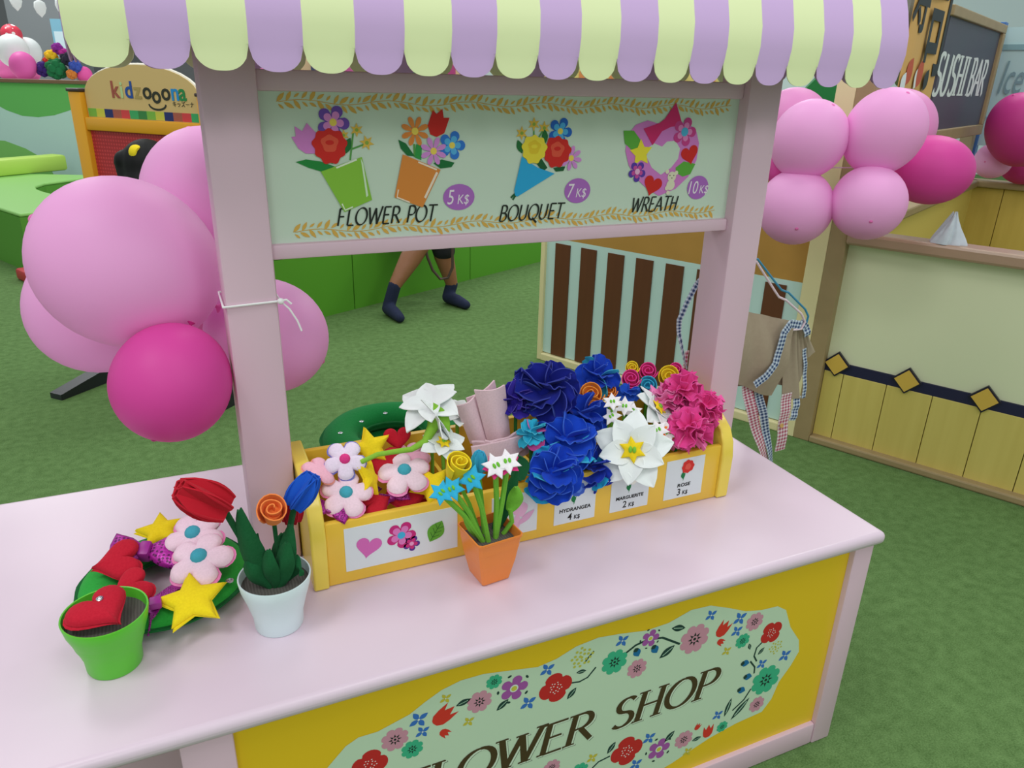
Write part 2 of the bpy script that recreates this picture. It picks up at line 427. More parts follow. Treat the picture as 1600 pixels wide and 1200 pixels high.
MB().box(1.58, -.03, 0, 1.655, .07, 2.3, bev=.004).obj('corner_post', tan, wb, M=ML)

# yellow half wall with navy band and diamonds
wy = structure('wall_yellow', M=ML)
MB().box(1.655, .02, .40, 4.6, .05, .95).obj('cream_panel', paint('#dfe4be', .5), wy, M=ML)
MB().box(1.655, .01, .355, 4.6, .04, .405).obj('navy_band', paint('#1a1a3e', .5), wy, M=ML)
ywood = mat('#ddcb72', .5, 'wood', '#c9b45a')
for i in range(17):
    a = 1.655 if i == 0 else 1.742 + .1855 * (i - 1); b = 1.742 + .1855 * i
    if a > 4.5: break
    MB().box(a + .0015, .008, .03, b - .0015, .04, .356, bev=.002).obj('board', ywood, wy, M=ML)
MB().box(1.655, .03, .03, 4.6, .045, .36).obj('backing', paint('#8f7f3c'), wy, M=ML)
for i in range(8):
    cx = 1.706 + .2975 * i
    for hw, dd, mm, nm in ((.060, -.001, paint('#1d1a30'), 'diamond_border'), (.050, -.006, paint('#d8b24e'), 'diamond')):
        MB().prism([(cx - hw, .399), (cx, .399 - hw), (cx + hw, .399), (cx, .399 + hw)], -.012, dd * -1).obj(nm, mm, wy, M=ML @ Matrix(((1, 0, 0, 0), (0, 0, -1, 0), (0, 1, 0, 0), (0, 0, 0, 1))))
MB().box(1.655, -.035, 0, 4.6, .06, .034, bev=.008).obj('bottom_rail', tan, wy, M=ML)
MB().box(1.655, -.045, .945, 4.6, .075, 1.0, bev=.012).obj('top_rail', mat('#a98c74', .3), wy, M=ML)

# sushi booth: side half wall, rear half wall, sign
ws = structure('wall_side', M=ML)
MB().box(1.60, .07, 0, 1.64, 2.8, .95).obj('panel', paint('#dcc465', .5), ws, M=ML)
MB().box(1.57, .07, .95, 1.67, 2.8, 1.0, bev=.01).obj('top_rail', tan, ws, M=ML)
wr = structure('wall_rear', M=ML)
for i in range(14):
    a = 1.56 + .27 * i
    MB().box(a + .002, 2.79, .0, a + .268, 2.83, .95, bev=.002).obj('board', mat('#d8bd5e', .5, 'wood', '#c3a548'), wr, M=ML)
MB().box(1.5, 2.81, 0, 5.4, 2.85, .96).obj('backing', paint('#8d7a35'), wr, M=ML)
MB().box(1.5, 2.74, .955, 5.4, 2.9, 1.0, bev=.01).obj('top_rail', tan, wr, M=ML)
MB().box(1.49, 2.77, 0, 1.57, 2.86, 1.93, bev=.004).obj('corner_post', mat('#a8977a', .5), wr, M=ML)
# SUSHI BAR sign board (hung across the side of the booth)
S_ = ML @ Vector((1.6, 1.35, 1.33))
sg = thing('sushi_sign', 'dark slate SUSHI BAR sign board in a tan wooden frame', 'sign', M=ML @ T(1.56, 1.35, 1.31))
MB().box(1.57, 1.22, 1.36, 1.60, 2.68, 1.93).obj('board', mat('#46505c', .5, 'noise', '#4d4258', 3., bump=0.), sg, M=ML)
for (a, b, c, d) in ((1.18, 1.30, 2.74, 1.365), (1.18, 1.92, 2.74, 1.97), (2.67, 1.365, 2.74, 1.92)):
    MB().box(1.545, a, b, 1.62, c, d, bev=.005).obj('frame_bar', tan, sg, M=ML)
# plane of the sign facing the viewer: x along +V, y up, z = +U
MS = Matrix(((V.x, 0, U.x, 0), (V.y, 0, U.y, 0), (0, 1, 0, 0), (0, 0, 0, 1)))
def sign_M(off):  # local x measured along V from the near wall line
    m = MS.copy(); m.translation = (ML @ Vector((off, 0, 0))); return m
ik = Ink(sign_M(1.6006))
a0 = ik.px(1455, 148); a1 = ik.px(1537, 138)
pen(ik, 'SUSHI', a0[0], a0[1], .20, '#dfe6e4', lay=1, slant=.12, thin=.08, thick=.25, nib=0, serif=.22, fit=(a1[0]-a0[0])*.56)
pen(ik, 'BAR', a0[0] + (a1[0]-a0[0])*.62, a0[1], .20, '#dfe6e4', lay=1, slant=.12, thin=.08, thick=.25, nib=0, serif=.22, fit=(a1[0]-a0[0])*.36)
ik.build('lettering', sg)
# paper banner beside it
bn = thing('sushi_banner', 'tan hanging banner with dark kanji and sushi pictures beside the slate sign', 'banner', M=ML @ T(1.6, .3, 1.2))
MB().grid(lambda a, b: (1.605 + .006 * math.sin(a * 9), .48 + .64 * a, 1.22 + 1.1 * b), 14, 2, th=.003).obj('cloth', mat('#d9ac62', .7, 'noise', scale=8., amt=.06), bn, M=ML)
MB().tube([(1.605, .45, 2.32), (1.605, 1.15, 2.32)], .012).obj('rod', tan, bn, M=ML)
text_obj('kanji', '司', .56, '#2b3438', sign_M(1.616) @ T(.72, 1.68, .0), bn, bold=.006, shear=0., sx=.8)
text_obj('kanji', '寿', .36, '#2b3438', sign_M(1.616) @ T(.44, 1.84, .0), bn, bold=.004, sx=.8)
ik = Ink(sign_M(1.614))
for (x, y, c, s) in ((1421, 112, '#c65a3c', .085), (1432, 122, '#e8ece6', .07), (1437, 115, '#c65a3c', .09), (1410, 131, '#e4eef0', .07), (1368, 134, '#cf5a3e', .08), (1446, 125, '#2e3a3a', .07)):
    ik.begin('sushi_picture'); ik.poly(tf(o_leaf(1, .38), ik.px(x, y), -.5, s * 1.6), c, 1 + len(ik.items))
ik.build('sushi_picture', bn)
# awning disc behind the sign
MB().prism(o_circle(.34, 28), 0, .06, M=None).obj('round_plaque', paint('#8d8f8a'), None, M=sign_M(1.4) @ T(1.32, 1.92, 0), label='grey round plaque behind the top of the slate sign', cat='plaque')
# ice cream booth sign along the rear wall
ic = thing('ice_cream_sign', 'pale blue Ice Cream sign with a dark blue edge post', 'sign', M=ML @ T(1.6, 2.9, 1.0))
MB().box(1.58, 2.90, 1.22, 3.6, 2.93, 1.97).obj('board', paint('#b5d3d6', .5), ic, M=ML)
MB().box(1.55, 2.87, 1.0, 1.585, 2.96, 2.0, bev=.004).obj('edge_post', paint('#3f6fae', .5), ic, M=ML)
MB().box(1.585, 2.89, 1.83, 3.6, 2.90, 1.865).obj('band', paint('#7fa5ae', .5), ic, M=ML)
MB().box(1.585, 2.89, 1.40, 3.6, 2.90, 1.41).obj('band', paint('#8aa9c4', .5), ic, M=ML)
MI = Matrix(((U.x, 0, -V.x, 0), (U.y, 0, -V.y, 0), (0, 1, 0, 0), (0, 0, 0, 1))); MI.translation = ML @ Vector((0, 2.885, 0))
text_obj('lettering', 'Ice Cream', .30, '#7d9ba6', MI @ T(1.62, 1.56, 0), ic, shear=.25, sx=.40)

# left play area: printed wall, far backdrop
def mat4(x, y, o): x = Vector(x).normalized(); y = Vector(y).normalized(); m = Matrix(((x.x, y.x, 0, o[0]), (x.y, y.y, 0, o[1]), (0, 0, 1, o[2]), (0, 0, 0, 1))); return m
pw0 = atD(0, 125, 8.6); MW = mat4((.913, -.406, 0), (.406, .913, 0), (pw0.x, pw0.y, 0))
wg = structure('wall_mural', M=MW)
MB().box(-7.0, 0, 0, 4.2, .06, 1.40).obj('panel', paint('#bcd9d6', .6), wg, M=MW)
MB().box(-7.0, -.03, 1.39, 4.2, .1, 1.43, bev=.006).obj('top_rail', mat('#7a5a44', .5), wg, M=MW)
MWp = MW @ Matrix(((1, 0, 0, 0), (0, 0, -1, -.001), (0, 1, 0, 0), (0, 0, 0, 1)))
ik = Ink(MWp)
gm = '#6fb35a'
hill = [ik.px(x, y) for x, y in [(-60, 128), (140, 131), (135, 160), (110, 172), (85, 180), (60, 183), (35, 181), (10, 172), (-30, 150)]]
ik.begin('mural_shape'); ik.poly([(hill[0][0], 1.385)] + [(hill[1][0]+.3, 1.385)] + hill[2:], '#67b560', 1)
ik.begin('mural_shape'); ik.ppx([(-90, 290), (-60, 240), (-20, 218), (8, 220), (40, 232), (72, 250), (85, 275), (90, 300)], '#7fbd66', 2)
c0 = ik.px(137, 229); rr = .115
ik.begin('mural_shape'); ik.stroke([(c0[0] + rr*.62*math.cos(a*PI/12), c0[1] + rr*1.5*math.sin(a*PI/12)) for a in range(4, 21)], .028, '#4fae74', 3)
ik.begin('mural_shape'); ik.stroke(tf(arc(0, 0, 1, 1, 0, 360, 24), (2.6, .9), 0, .3), .04, '#4fae74', 3)
ik.build('mural_print', wg)

# green padded bench (far ring and near run)
def pad_mat(h): return mat(h, .45, spec=.4)
hb = .48
def bench_block(name, poly, label, cl='#5a9a36', z1=hb, top='#8cc468'):
    t = thing(name, label, 'bench', (poly[0][0], poly[0][1], 0), 'green padded benches around the ball pit')
    m = MB(); m.prism(poly, .0, z1 - .03); m.obj('base', pad_mat(cl), t)
    m = MB(); m.prism(poly, z1 - .03, z1); o = m.obj('seat_pad', pad_mat(top), t)
    bv = o.modifiers.new('bevel', 'BEVEL'); bv.width = .02; bv.segments = 3; bv.limit_method = 'ANGLE'
    return t
K1 = Vector((-1.33, 6.12))
zpt = lambda x, y: tuple(atZ(x, y, hb)[:2])
notch = [zpt(*q) for q in [(140, 277), (100, 282), (70, 286), (55, 291), (57, 295), (68, 299), (95, 306)]]
v2 = (.8967, .4426)
poly = [tuple(K1), (K1.x + .55*v2[0], K1.y + .55*v2[1])] + notch[::-1] + [(-.7, 8.55), (-3.4, 9.6), (-4.2, 8.2), (-2.25, 7.95)]
bt = bench_block('padded_bench', poly, 'large green padded bench with a curved cut-out below the mural wall')
m = MB(); pa = atZ(-40, 258, .62); pb = atZ(104, 246, .62)
dr = (pb - pa).normalized(); pn = Vector((dr.y, -dr.x, 0))
m.box(0, 0, hb, (pb-pa).length, .22, hb + .17, bev=.03)
m.obj('bench_bolster', pad_mat('#b4d65c'), None, smooth=True, M=mat4(dr, -pn, (pa.x, pa.y, .0)), label='lime green bolster lying along the far padded bench', cat='bolster')
B0 = Vector((.62, 4.124))
edges = [-.35, .305, 1.53, 2.9]
for i in range(3):
    a, b = edges[i] + .004, edges[i+1] - .004
    P = [(B0.x + v2[0]*a, B0.y + v2[1]*a), (B0.x + v2[0]*b, B0.y + v2[1]*b), (B0.x + v2[0]*b - U.x*.62, B0.y + v2[1]*b - U.y*.62), (B0.x + v2[0]*a - U.x*.62, B0.y + v2[1]*a - U.y*.62)]
    bench_block('padded_bench', P, ['green padded bench unit at the left end of the near run', 'green padded bench unit the person with navy socks sits on', 'green padded bench unit nearest the striped low wall'][i], '#5aa02e')
rp = atZ(38, 432, .04)
m = MB(); m.box(-.02, -.12, 0, .5, .12, .09, bev=.02)
m.obj('red_mat', pad_mat('#c0303a'), None, smooth=True, M=mat4(V, -U, (rp.x, rp.y, 0)), label='low red padded block on the carpet beside the green bench', cat='mat')

# ================================================================== FLOWER STALL
pink = mat('#e3c4d1', .32, 'noise', '#dfbfcd', 3., bump=0.)
pinkp = mat('#e0c0cf', .42)
yel = paint('#eec520', .42)
stall = thing('flower_stall', 'pink wooden toy flower stall with a striped scalloped awning', 'stall', (.42, .44, 0))
W_, D_ = 1.1675, .876; XL = -1.15
ct = MB(); ct.box(XL, 0, H - .032, W_, D_, H)
o = ct.obj('counter_top', mat('#ddcad8', .3, 'noise', '#dcc8d6', 2.5, bump=0.), stall, smooth=True)
bv = o.modifiers.new('bevel', 'BEVEL'); bv.width = .014; bv.segments = 4; bv.limit_method = 'ANGLE'
TOPZ = H - .032
MB().box(1.093, .016, .0, 1.152, .09, TOPZ, bev=.004).obj('leg', pinkp, stall, smooth=True)
MB().box(-.335, .016, .0, -.255, .09, TOPZ, bev=.004).obj('leg', pinkp, stall, smooth=True)
MB().box(XL + .03, .016, .0, XL + .1, .09, TOPZ, bev=.004).obj('leg', pinkp, stall, smooth=True)
MB().box(1.093, D_ - .09, .0, 1.152, D_ - .016, TOPZ, bev=.004).obj('leg', pinkp, stall, smooth=True)
MB().box(XL + .03, D_ - .09, .0, XL + .1, D_ - .016, TOPZ, bev=.004).obj('leg', pinkp, stall, smooth=True)
MB().box(-.255, .018, .0, 1.093, .075, .066, bev=.005).obj('bottom_rail', pinkp, stall, smooth=True)
MB().box(1.11, .09, .02, 1.145, D_ - .09, TOPZ).obj('side_panel', pinkp, stall)
MB().box(XL + .1, .22, .02, -.335, .25, TOPZ).obj('recessed_panel', pinkp, stall)
fp = MB().box(-.255, .03, .066, 1.093, .055, TOPZ).obj('front_panel', yel, stall)
# -- plaque on the front panel
MP = Matrix(((1, 0, 0, 0), (0, 0, -1, .0297), (0, 1, 0, 0), (0, 0, 0, 1)))
ik = Ink(MP)
up = [(540, 1166), (560, 1152), (590, 1143), (640, 1116), (665, 1096), (690, 1078), (720, 1063), (755, 1053), (800, 1047), (840, 1042), (870, 1029), (900, 1010), (935, 996), (970, 990), (1010, 985), (1045, 973), (1080, 953), (1110, 946), (1140, 950), (1165, 955), (1190, 953), (1215, 947), (1228, 953), (1235, 980), (1248, 1000), (1248, 1018), (1235, 1040), (1217, 1065), (1205, 1092), (1190, 1112), (1150, 1130), (1110, 1152), (1075, 1175), (1050, 1192)]
pts = [ik.px(*q) for q in up]
lowz = [(.56, .085), (.46, .105), (.36, .082), (.24, .10), (.12, .075), (0, .115), (-.07, .17), (-.125, .24), (-.15, .33), (-.13, .42)]
ik.poly(pts + lowz, '#c9e0c4', 1)
ik.build('plaque', fp)
ik = Ink(MP); ik2 = ik
cR, cP, cG, cM, cB, cY, cD = '#c52a2a', '#cf93a6', '#3fb58a', '#a657a6', '#3a73c4', '#c9bd3f', '#22403a'
sc_px = lambda x, y: depth(atY(x, y, .03)) / FPX
def f_round(x, y, rpx, c, lay=2, rot=0.):
    ik.begin('printed_flower')
    p = ik.px(x, y); r = rpx * sc_px(x, y) * 1.08
    ik.poly(tf(o_flower(8, 1, .8, 6), p, rot, r), c, lay)
    for k in range(8):
        a = 2*PI*k/8; ik.poly(tf([(-.09, .22), (.09, .22), (.0, .0+.5)], p, a, r*.95), '#1f2d2a', lay + 1)
    ik.poly(tf(o_circle(.1, 8), p, 0, r), '#1f2d2a', lay + 1)
def f_poppy(x, y, rpx, lay=2, rot=0.):
    ik.begin('printed_flower')
    p = ik.px(x, y); r = rpx * sc_px(x, y) * 1.08
    ik.poly(tf(o_flower(4, 1, .72, 9, .6), p, rot, r), cR, lay)
    for k in range(16):
        a = k * 2.4; q = .1 + .3 * math.sqrt(k / 16)
        ik.poly(tf(o_circle(.045, 6), (p[0] + r*q*math.cos(a), p[1] + r*q*math.sin(a)), 0, r), '#f0dfdc', lay + 1)
def f_mag(x, y, rpx, lay=2):
    ik.begin('printed_flower')
    p = ik.px(x, y); r = rpx * sc_px(x, y) * 1.1
    ik.poly(tf(o_flower(5, 1, .5, 8), p, .3, r), cM, lay); ik.poly(tf(o_circle(.3), p, 0, r), '#dfeadf', lay + 1); ik.poly(tf(o_circle(.2), p, 0, r), '#cfc94a', lay + 2)
    for k in range(5):
        a = .3 + PI/2 + 2*PI*k/5; ik.poly(tf(o_circle(.09, 8, .15), (p[0] + 1.12*r*math.cos(a), p[1] + 1.12*r*math.sin(a)), a, r), cD, lay)
def f_four(x, y, rpx, c=cB, lay=2, rot=.5):
    ik.begin('printed_flower')
    p = ik.px(x, y); r = rpx * sc_px(x, y) * 1.1
    for k in range(4): ik.poly(tf(o_leaf(1, .26), (p[0] + .5*r*math.cos(rot + k*PI/2), p[1] + .5*r*math.sin(rot + k*PI/2)), rot + k*PI/2 + PI/2, r), c, lay)
    ik.poly(tf(o_circle(.12, 10), p, 0, r), '#dfeae0', lay + 1)
def f_tulip(x, y, rpx, rot, lay=2):
    ik.begin('printed_tulip')
    p = ik.px(x, y); r = rpx * sc_px(x, y); ik.poly(tf(o_tulip(), p, rot, r), '#d6382c', lay)
def f_leaf(x, y, lpx, rot, c=cD, lay=2, w_=.22):
    ik.begin('printed_leaf')
    p = ik.px(x, y); ik.poly(tf(o_leaf(1, w_), p, rot, lpx * sc_px(x, y)), c, lay)
    ik.stroke(tf([(0, -.3), (0, .35)], p, rot, lpx * sc_px(x, y)), lpx * sc_px(x, y) * .05, '#a9cbb4', lay + 1)
def f_stem(P, wpx=3.):
    ik.begin('printed_stem'); Q = [ik.px(*p) for p in P]; ik.stroke(Q, wpx * sc_px(*P[0]), cD, 1.6)
def f_dots(x, y, rpx, n=22):
    ik.begin('printed_dots')
    p = ik.px(x, y); r = rpx * sc_px(x, y)
    for k in range(n):
        a = k * 2.4; q = math.sqrt(k / n); ik.poly(tf(o_circle(.13, 7), (p[0] + r*q*math.cos(a), p[1] + r*q*math.sin(a)), 0, r), '#c2c04a', 2)
def f_bud(x, y, rpx, rot):
    ik.begin('printed_bud')
    p = ik.px(x, y); r = rpx * sc_px(x, y); ik.poly(tf(o_leaf(2, .7), p, rot, r), '#1f6ea3', 2); ik.poly(tf(o_leaf(.9, .5), (p[0] - .6*r*-math.sin(rot)*-1, p[1] + .6*r*math.cos(rot)), rot, r), cD, 3)
# upper row
f_poppy(578, 1194, 27); f_round(617, 1155, 21, cP); f_round(644, 1170, 17, cG); f_four(654, 1124, 16); f_four(660, 1143, 12)
f_tulip(694, 1117, 21, -.95); f_tulip(695, 1145, 10, -2.4); f_four(696, 1091, 10, cY); f_four(732, 1127, 10, cY)
f_leaf(724, 1097, 26, 1.8); f_round(749, 1096, 20, cP); f_round(772, 1065, 13, cG); f_mag(803, 1075, 22); f_leaf(785, 1101, 26, -.9)
f_four(855, 1046, 13); f_four(825, 1098, 14); f_poppy(868, 1074, 27, rot=.4); f_leaf(893, 1083, 24, -.7); f_stem([(890, 1067), (905, 1065), (918, 1058), (931, 1042)]); f_leaf(908, 1049, 18, 1.5)
f_dots(909, 1027, 20); f_stem([(912, 1037), (920, 1026), (928, 1017)])
f_round(960, 1034, 22, cG); f_four(972, 1001, 12); f_stem([(978, 1020), (993, 1008), (1010, 1000), (1035, 996), (1062, 1006)], 4); f_mag(1016, 997, 15); f_bud(995, 1019, 10, .4); f_bud(1023, 1014, 10, .5)
f_round(995, 1044, 17, cP); f_round(1085, 998, 26, cP); f_leaf(1060, 981, 28, 1.3); f_leaf(1042, 1018, 32, -1.0)
f_four(1111, 961, 11); f_tulip(1130, 982, 16, -.9 + PI*.1); f_tulip(1126, 1003, 8, -2.2); f_four(1156, 966, 13); f_four(1151, 986, 11); f_four(1135, 1017, 9, cY)
f_round(1179, 971, 16, cP); f_poppy(1205, 988, 20, rot=.8); f_round(1160, 1001, 13, cG); f_leaf(1171, 1010, 14, .3); f_stem([(1192, 1002), (1182, 1012), (1178, 1025), (1182, 1033)]); f_leaf(1189, 1017, 16, -.8)
f_dots(1212, 1011, 13, 18); f_four(1226, 1024, 12); f_four(1190, 1037, 10); f_round(1196, 1062, 26, cG); f_stem([(1178, 1052), (1179, 1042), (1172, 1033)]); f_bud(1164, 1036, 9, 1.3); f_bud(1168, 1057, 9, 1.3); f_bud(1158, 1078, 9, 1.1)
f_stem([(1173, 1076), (1162, 1093), (1144, 1110)]); f_leaf(1156, 1107, 46, -.75, w_=.12); f_leaf(1137, 1105, 36, -.25, w_=.13); f_round(1182, 1100, 14, cP); f_four(1121, 1117, 10)
# lower row (runs along the bottom edge)
f_round(1128, 1135, 10, cG); f_tulip(1106, 1142, 13, .0); f_tulip(1090, 1135, 7, -.6); f_leaf(1088, 1154, 18, 1.7); f_round(1068, 1155, 16, cP); f_mag(1029, 1170, 19); f_leaf(1046, 1150, 24, -.8); f_four(1014, 1153, 12); f_four(1074, 1174, 9, cY)
f_poppy(979, 1173, 27, rot=.3); f_leaf(955, 1168, 24, -.6); f_four(925, 1184, 10, cY); f_four(993, 1194, 12); f_round(905, 1204, 15, cG); f_stem([(953, 1181), (935, 1190), (925, 1200)]); f_round(862, 1198, 14, cP)
for (x, z, r, k) in ((.30, .15, .025, 0), (.22, .12, .022, 1), (.13, .14, .026, 2), (.05, .17, .024, 0), (-.03, .22, .024, 2), (-.08, .30, .022, 1)):
    ik.begin('printed_flower'); cc = (cP, cG, cR)[k]; ik.poly(tf(o_flower(8 if k < 2 else 4, 1, .76, 6), (x, z), 0, r), cc, 2); ik.poly(tf(o_circle(.3, 10), (x, z), 0, r), '#1f2d2a', 3)
ik.build('flower_print', fp)
ik = Ink(MP)
for dx, dz, c, lay, th_, tn in ((.0045, -.0045, '#2c2a20', 2, .19, .06), (.0032, -.0032, '#d5e6d0', 2.5, .20, .075), (0, 0, '#4a3a22', 3, .185, .055)):
    pen(ik, 'FLOWER', .005 + dx, .284 + dz, .076, c, lay=lay, slant=.2, thin=tn, thick=th_, nib=5, serif=.19, fit=.425)
    pen(ik, 'SHOP', .475 + dx, .284 + dz, .076, c, lay=lay, slant=.2, thin=tn, thick=th_, nib=5, serif=.19, fit=.275)
ik.build('lettering', fp)

# -- posts, rails, menu board
YP = .3977; XA, XB = -.1697, .937
for x in (XA, XB):
    MB().box(x, YP, H, x + .09, YP + .101, 1.80, bev=.007).obj('post', pinkp, stall, smooth=True)
MB().box(XA + .09, YP + .018, 1.255, XB, YP + .083, 1.282, bev=.004).obj('sign_rail', pinkp, stall, smooth=True)
MB().box(XA + .09, YP + .018, 1.54, XB, YP + .083, 1.574, bev=.004).obj('sign_rail', pinkp, stall, smooth=True)
YB = .428
bd = MB().box(XA + .09, YB, 1.28, XB, YB + .03, 1.542).obj('menu_board', paint('#cee0ce', .5), stall)
MBd = Matrix(((1, 0, 0, 0), (0, 0, -1, YB - .0004), (0, 1, 0, 0), (0, 0, 0, 1)))
ik = Ink(MBd)
def vine(x0, x1, z):
    ik.begin('vine_border'); n = int((x1 - x0) / .0135)
    for i in range(n):
        x = x0 + (x1 - x0) * i / n; zz = z + .004 * math.sin(i * .55)
        for sg_, a in ((1, -.75), (-1, -2.3)):
            ln = .017 + .005 * math.sin(i * 1.7 + sg_)
            c = (x + .004, zz + sg_ * .0075)
            ik.poly(tf(o_leaf(1, .17, 5), c, a + .25 * math.sin(i * 2.1), ln), '#dcae52', 1)
    ik.stroke([(x0 + (x1 - x0) * i / 60, z + .004 * math.sin(i * n / 60 * .55)) for i in range(61)], .0012, '#dcae52', 1.2)
vine(-.045, .915, 1.523); vine(-.035, .905, 1.301)
ik.build('vine_print', bd)
sB = lambda x, y: depth(atY(x, y, YB)) / FPX
def blossom(ik, x, y, rpx, kind, c1, c2, lay=4, rot=0.):
    p = ik.px(x, y); r = rpx * sB(x, y)
    if kind == 'two':
        ik.poly(tf(o_flower(5, 1, .45, 9), p, rot, r), c1, lay); ik.poly(tf(o_flower(5, 1, .4, 9), p, rot, r * .66), c2, lay + .5); ik.poly(tf(o_circle(.22), p, 0, r), '#f2d75c', lay + 1)
    elif kind == 'daisy':
        ik.poly(tf(o_daisy(8, 1, .2), p, rot, r), c1, lay); ik.poly(tf(o_circle(.24), p, 0, r), c2, lay + .5)
    elif kind == 'peony':
        ik.poly(tf(o_wobble(1, 54, 9, .07, rot), p, 0, r), c1, lay); ik.poly(tf(o_wobble(.5, 24, 5, .08, rot), (p[0], p[1] + .15*r), 0, r), c2, lay + .5); ik.poly(tf(o_circle(.26, 14, .14), (p[0], p[1] + .2*r), 0, r), c1, lay + .9)
    elif kind == 'star':
        ik.poly(tf(o_star(6, 1, .45), p, rot, r), c1, lay); ik.poly(tf(o_circle(.25, 10), p, 0, r), c2, lay + .5)
def lf(ik, x, y, lpx, rot, c='#1e6e34', lay=3, w_=.24):
    ik.poly(tf(o_leaf(1, w_), ik.px(x, y), rot, lpx * sB(x, y)), c, lay)
def badge(ik, x, y, rx, ry, txt, sz):
    p = ik.px(x, y); s = sB(x, y); ik.poly(tf(o_circle(rx, 28, ry), p, 0, s), '#b06cc4', 2)
    return p
# flower pot pictures
ik = Ink(MBd); ik.begin('green_pot_picture')
ik.stroke([ik.px(547, 250), ik.px(552, 205), ik.px(557, 203)], .003, '#58a04a', 2); ik.stroke([ik.px(549, 233), ik.px(573, 224)], .003, '#58a04a', 2); ik.stroke([ik.px(520, 255), ik.px(505, 240)], .004, '#58a04a', 2)
ik.ppx([(462, 253), (478, 249), (500, 252), (523, 260), (502, 268), (482, 262)], '#1f8a3c', 3); lf(ik, 541, 229, 30, -.5)
ik.ppx([(455, 214), (462, 213), (460, 197), (472, 205), (479, 192), (494, 208), (492, 240), (478, 240), (466, 232)], '#d884d0', 3)
blossom(ik, 520, 191, 26, 'two', '#6f4bb0', '#dd8ad2', 4, .2); blossom(ik, 515, 228, 26, 'peony', '#d3261f', '#e2543c', 6)
blossom(ik, 557, 203, 11, 'star', '#e4bc4e', '#8fb046', 3); blossom(ik, 573, 223, 12, 'star', '#e4bc4e', '#8fb046', 3, .3); blossom(ik, 537, 211, 9, 'star', '#e4bc4e', '#8fb046', 3)
ik.ppx([(501, 268), (565, 245), (581, 312), (538, 331)], '#8cc63f', 5); ik.stroke([ik.px(525, 262), ik.px(557, 249)], .003, '#e6f0da', 6); ik.ppx([(563, 247), (567, 255), (575, 305), (572, 308), (568, 280)], '#d7eecb', 6); ik.stroke([ik.px(534, 318), ik.px(539, 328), ik.px(551, 323)], .0025, '#e6f0da', 6)
ik.begin('orange_pot_picture'); ik.stroke([ik.px(647, 225), ik.px(648, 245)], .004, '#58a04a', 2); ik.ppx([(622, 218), (634, 224), (648, 244), (636, 243), (626, 232)], '#157037', 3); ik.ppx([(650, 225), (659, 228), (658, 250), (648, 246)], '#2f9a46', 2.5); ik.ppx([(677, 255), (690, 249), (710, 254), (705, 261), (688, 263)], '#157037', 3)
blossom(ik, 648, 205, 23, 'daisy', '#e88b3e', '#f2d75c', 4)
ik.ppx([(668, 196), (676, 172), (682, 178), (691, 170), (693, 184), (702, 184), (694, 208), (682, 214), (672, 210)], '#d3261f', 3.2)
blossom(ik, 706, 227, 22, 'two', '#2f78d6', '#58b4ea', 3.6, .3); blossom(ik, 677, 236, 22, 'daisy', '#d98fdc', '#f2d75c', 5)
ik.ppx([(629, 241), (688, 265), (660, 324), (616, 308)], '#e08b3c', 4.5); ik.stroke([ik.px(653, 253), ik.px(682, 265)], .003, '#f6e2cc', 5.5); ik.ppx([(681, 268), (684, 270), (665, 310), (662, 308)], '#f6e2cc', 5.5); ik.stroke([ik.px(622, 296), ik.px(620, 308), ik.px(640, 316)], .0025, '#f6e2cc', 5.5)
ik.build('flower_pot_picture', bd)
# bouquet
ik = Ink(MBd)
for a, b in (((834, 218), (834, 200)), ((824, 216), (818, 210)), ((842, 214), (848, 204))): ik.stroke([ik.px(*a), ik.px(*b)], .003, '#58a04a', 2)
ik.stroke([ik.px(806, 304), ik.px(801, 312)], .004, '#1e5e34', 2); ik.stroke([ik.px(804, 303), ik.px(798, 309)], .004, '#1e5e34', 2)
for q in ((834, 194), (815, 208), (850, 200)): blossom(ik, *q, 11, 'star', '#e4bc4e', '#8fb046', 3)
lf(ik, 851, 213, 22, .1); lf(ik, 812, 229, 22, .4); ik.ppx([(836, 253), (846, 248), (855, 262), (848, 268)], '#145a30', 3); ik.ppx([(864, 262), (883, 260), (880, 267), (868, 268)], '#145a30', 3)
blossom(ik, 875, 205, 21, 'two', '#1f66c8', '#4fb0e8', 3.4, .2); blossom(ik, 892, 247, 19, 'daisy', '#d98fdc', '#f2d75c', 4, .2); blossom(ik, 870, 237, 23, 'peony', '#d3261f', '#e2543c', 5, .5); blossom(ik, 834, 233, 21, 'peony', '#efd93c', '#e6c62c', 6, .3)
ik.ppx([(815, 244), (824, 252), (840, 262), (866, 271), (808, 307), (804, 305), (803, 297)], '#2aa9e0', 4.6)
ik.build('bouquet_picture', bd)
# wreath picture
ik = Ink(MBd)
c = ik.px(1034, 254); s = sB(1034, 254)
hp = [ik.px(x, y) for x, y in [(1029, 306), (1012, 296), (995, 280), (982, 258), (977, 236), (980, 212), (993, 195), (1012, 188), (1028, 193), (1040, 200), (1058, 191), (1076, 192), (1088, 206), (1092, 224), (1088, 250), (1075, 276), (1055, 295)]]
ik.poly(hp, '#d87fce', 2)
ik.ppx([(1034, 229), (1042, 221), (1055, 220), (1062, 232), (1059, 248), (1048, 262), (1032, 273), (1018, 262), (1010, 245), (1013, 230), (1022, 224)], '#cee0ce', 2.6)
ik.ppx([(974, 204), (990, 204), (1000, 218), (998, 230), (986, 234), (976, 224)], '#5fae3e', 3); ik.ppx([(1055, 262), (1068, 252), (1086, 256), (1078, 272), (1066, 276), (1056, 270)], '#5fae3e', 3)
ik.ppx([(1005, 201), (1030, 192), (1038, 186), (1056, 160), (1066, 196), (1048, 198), (1034, 205), (1019, 227)], '#d6266e', 4)
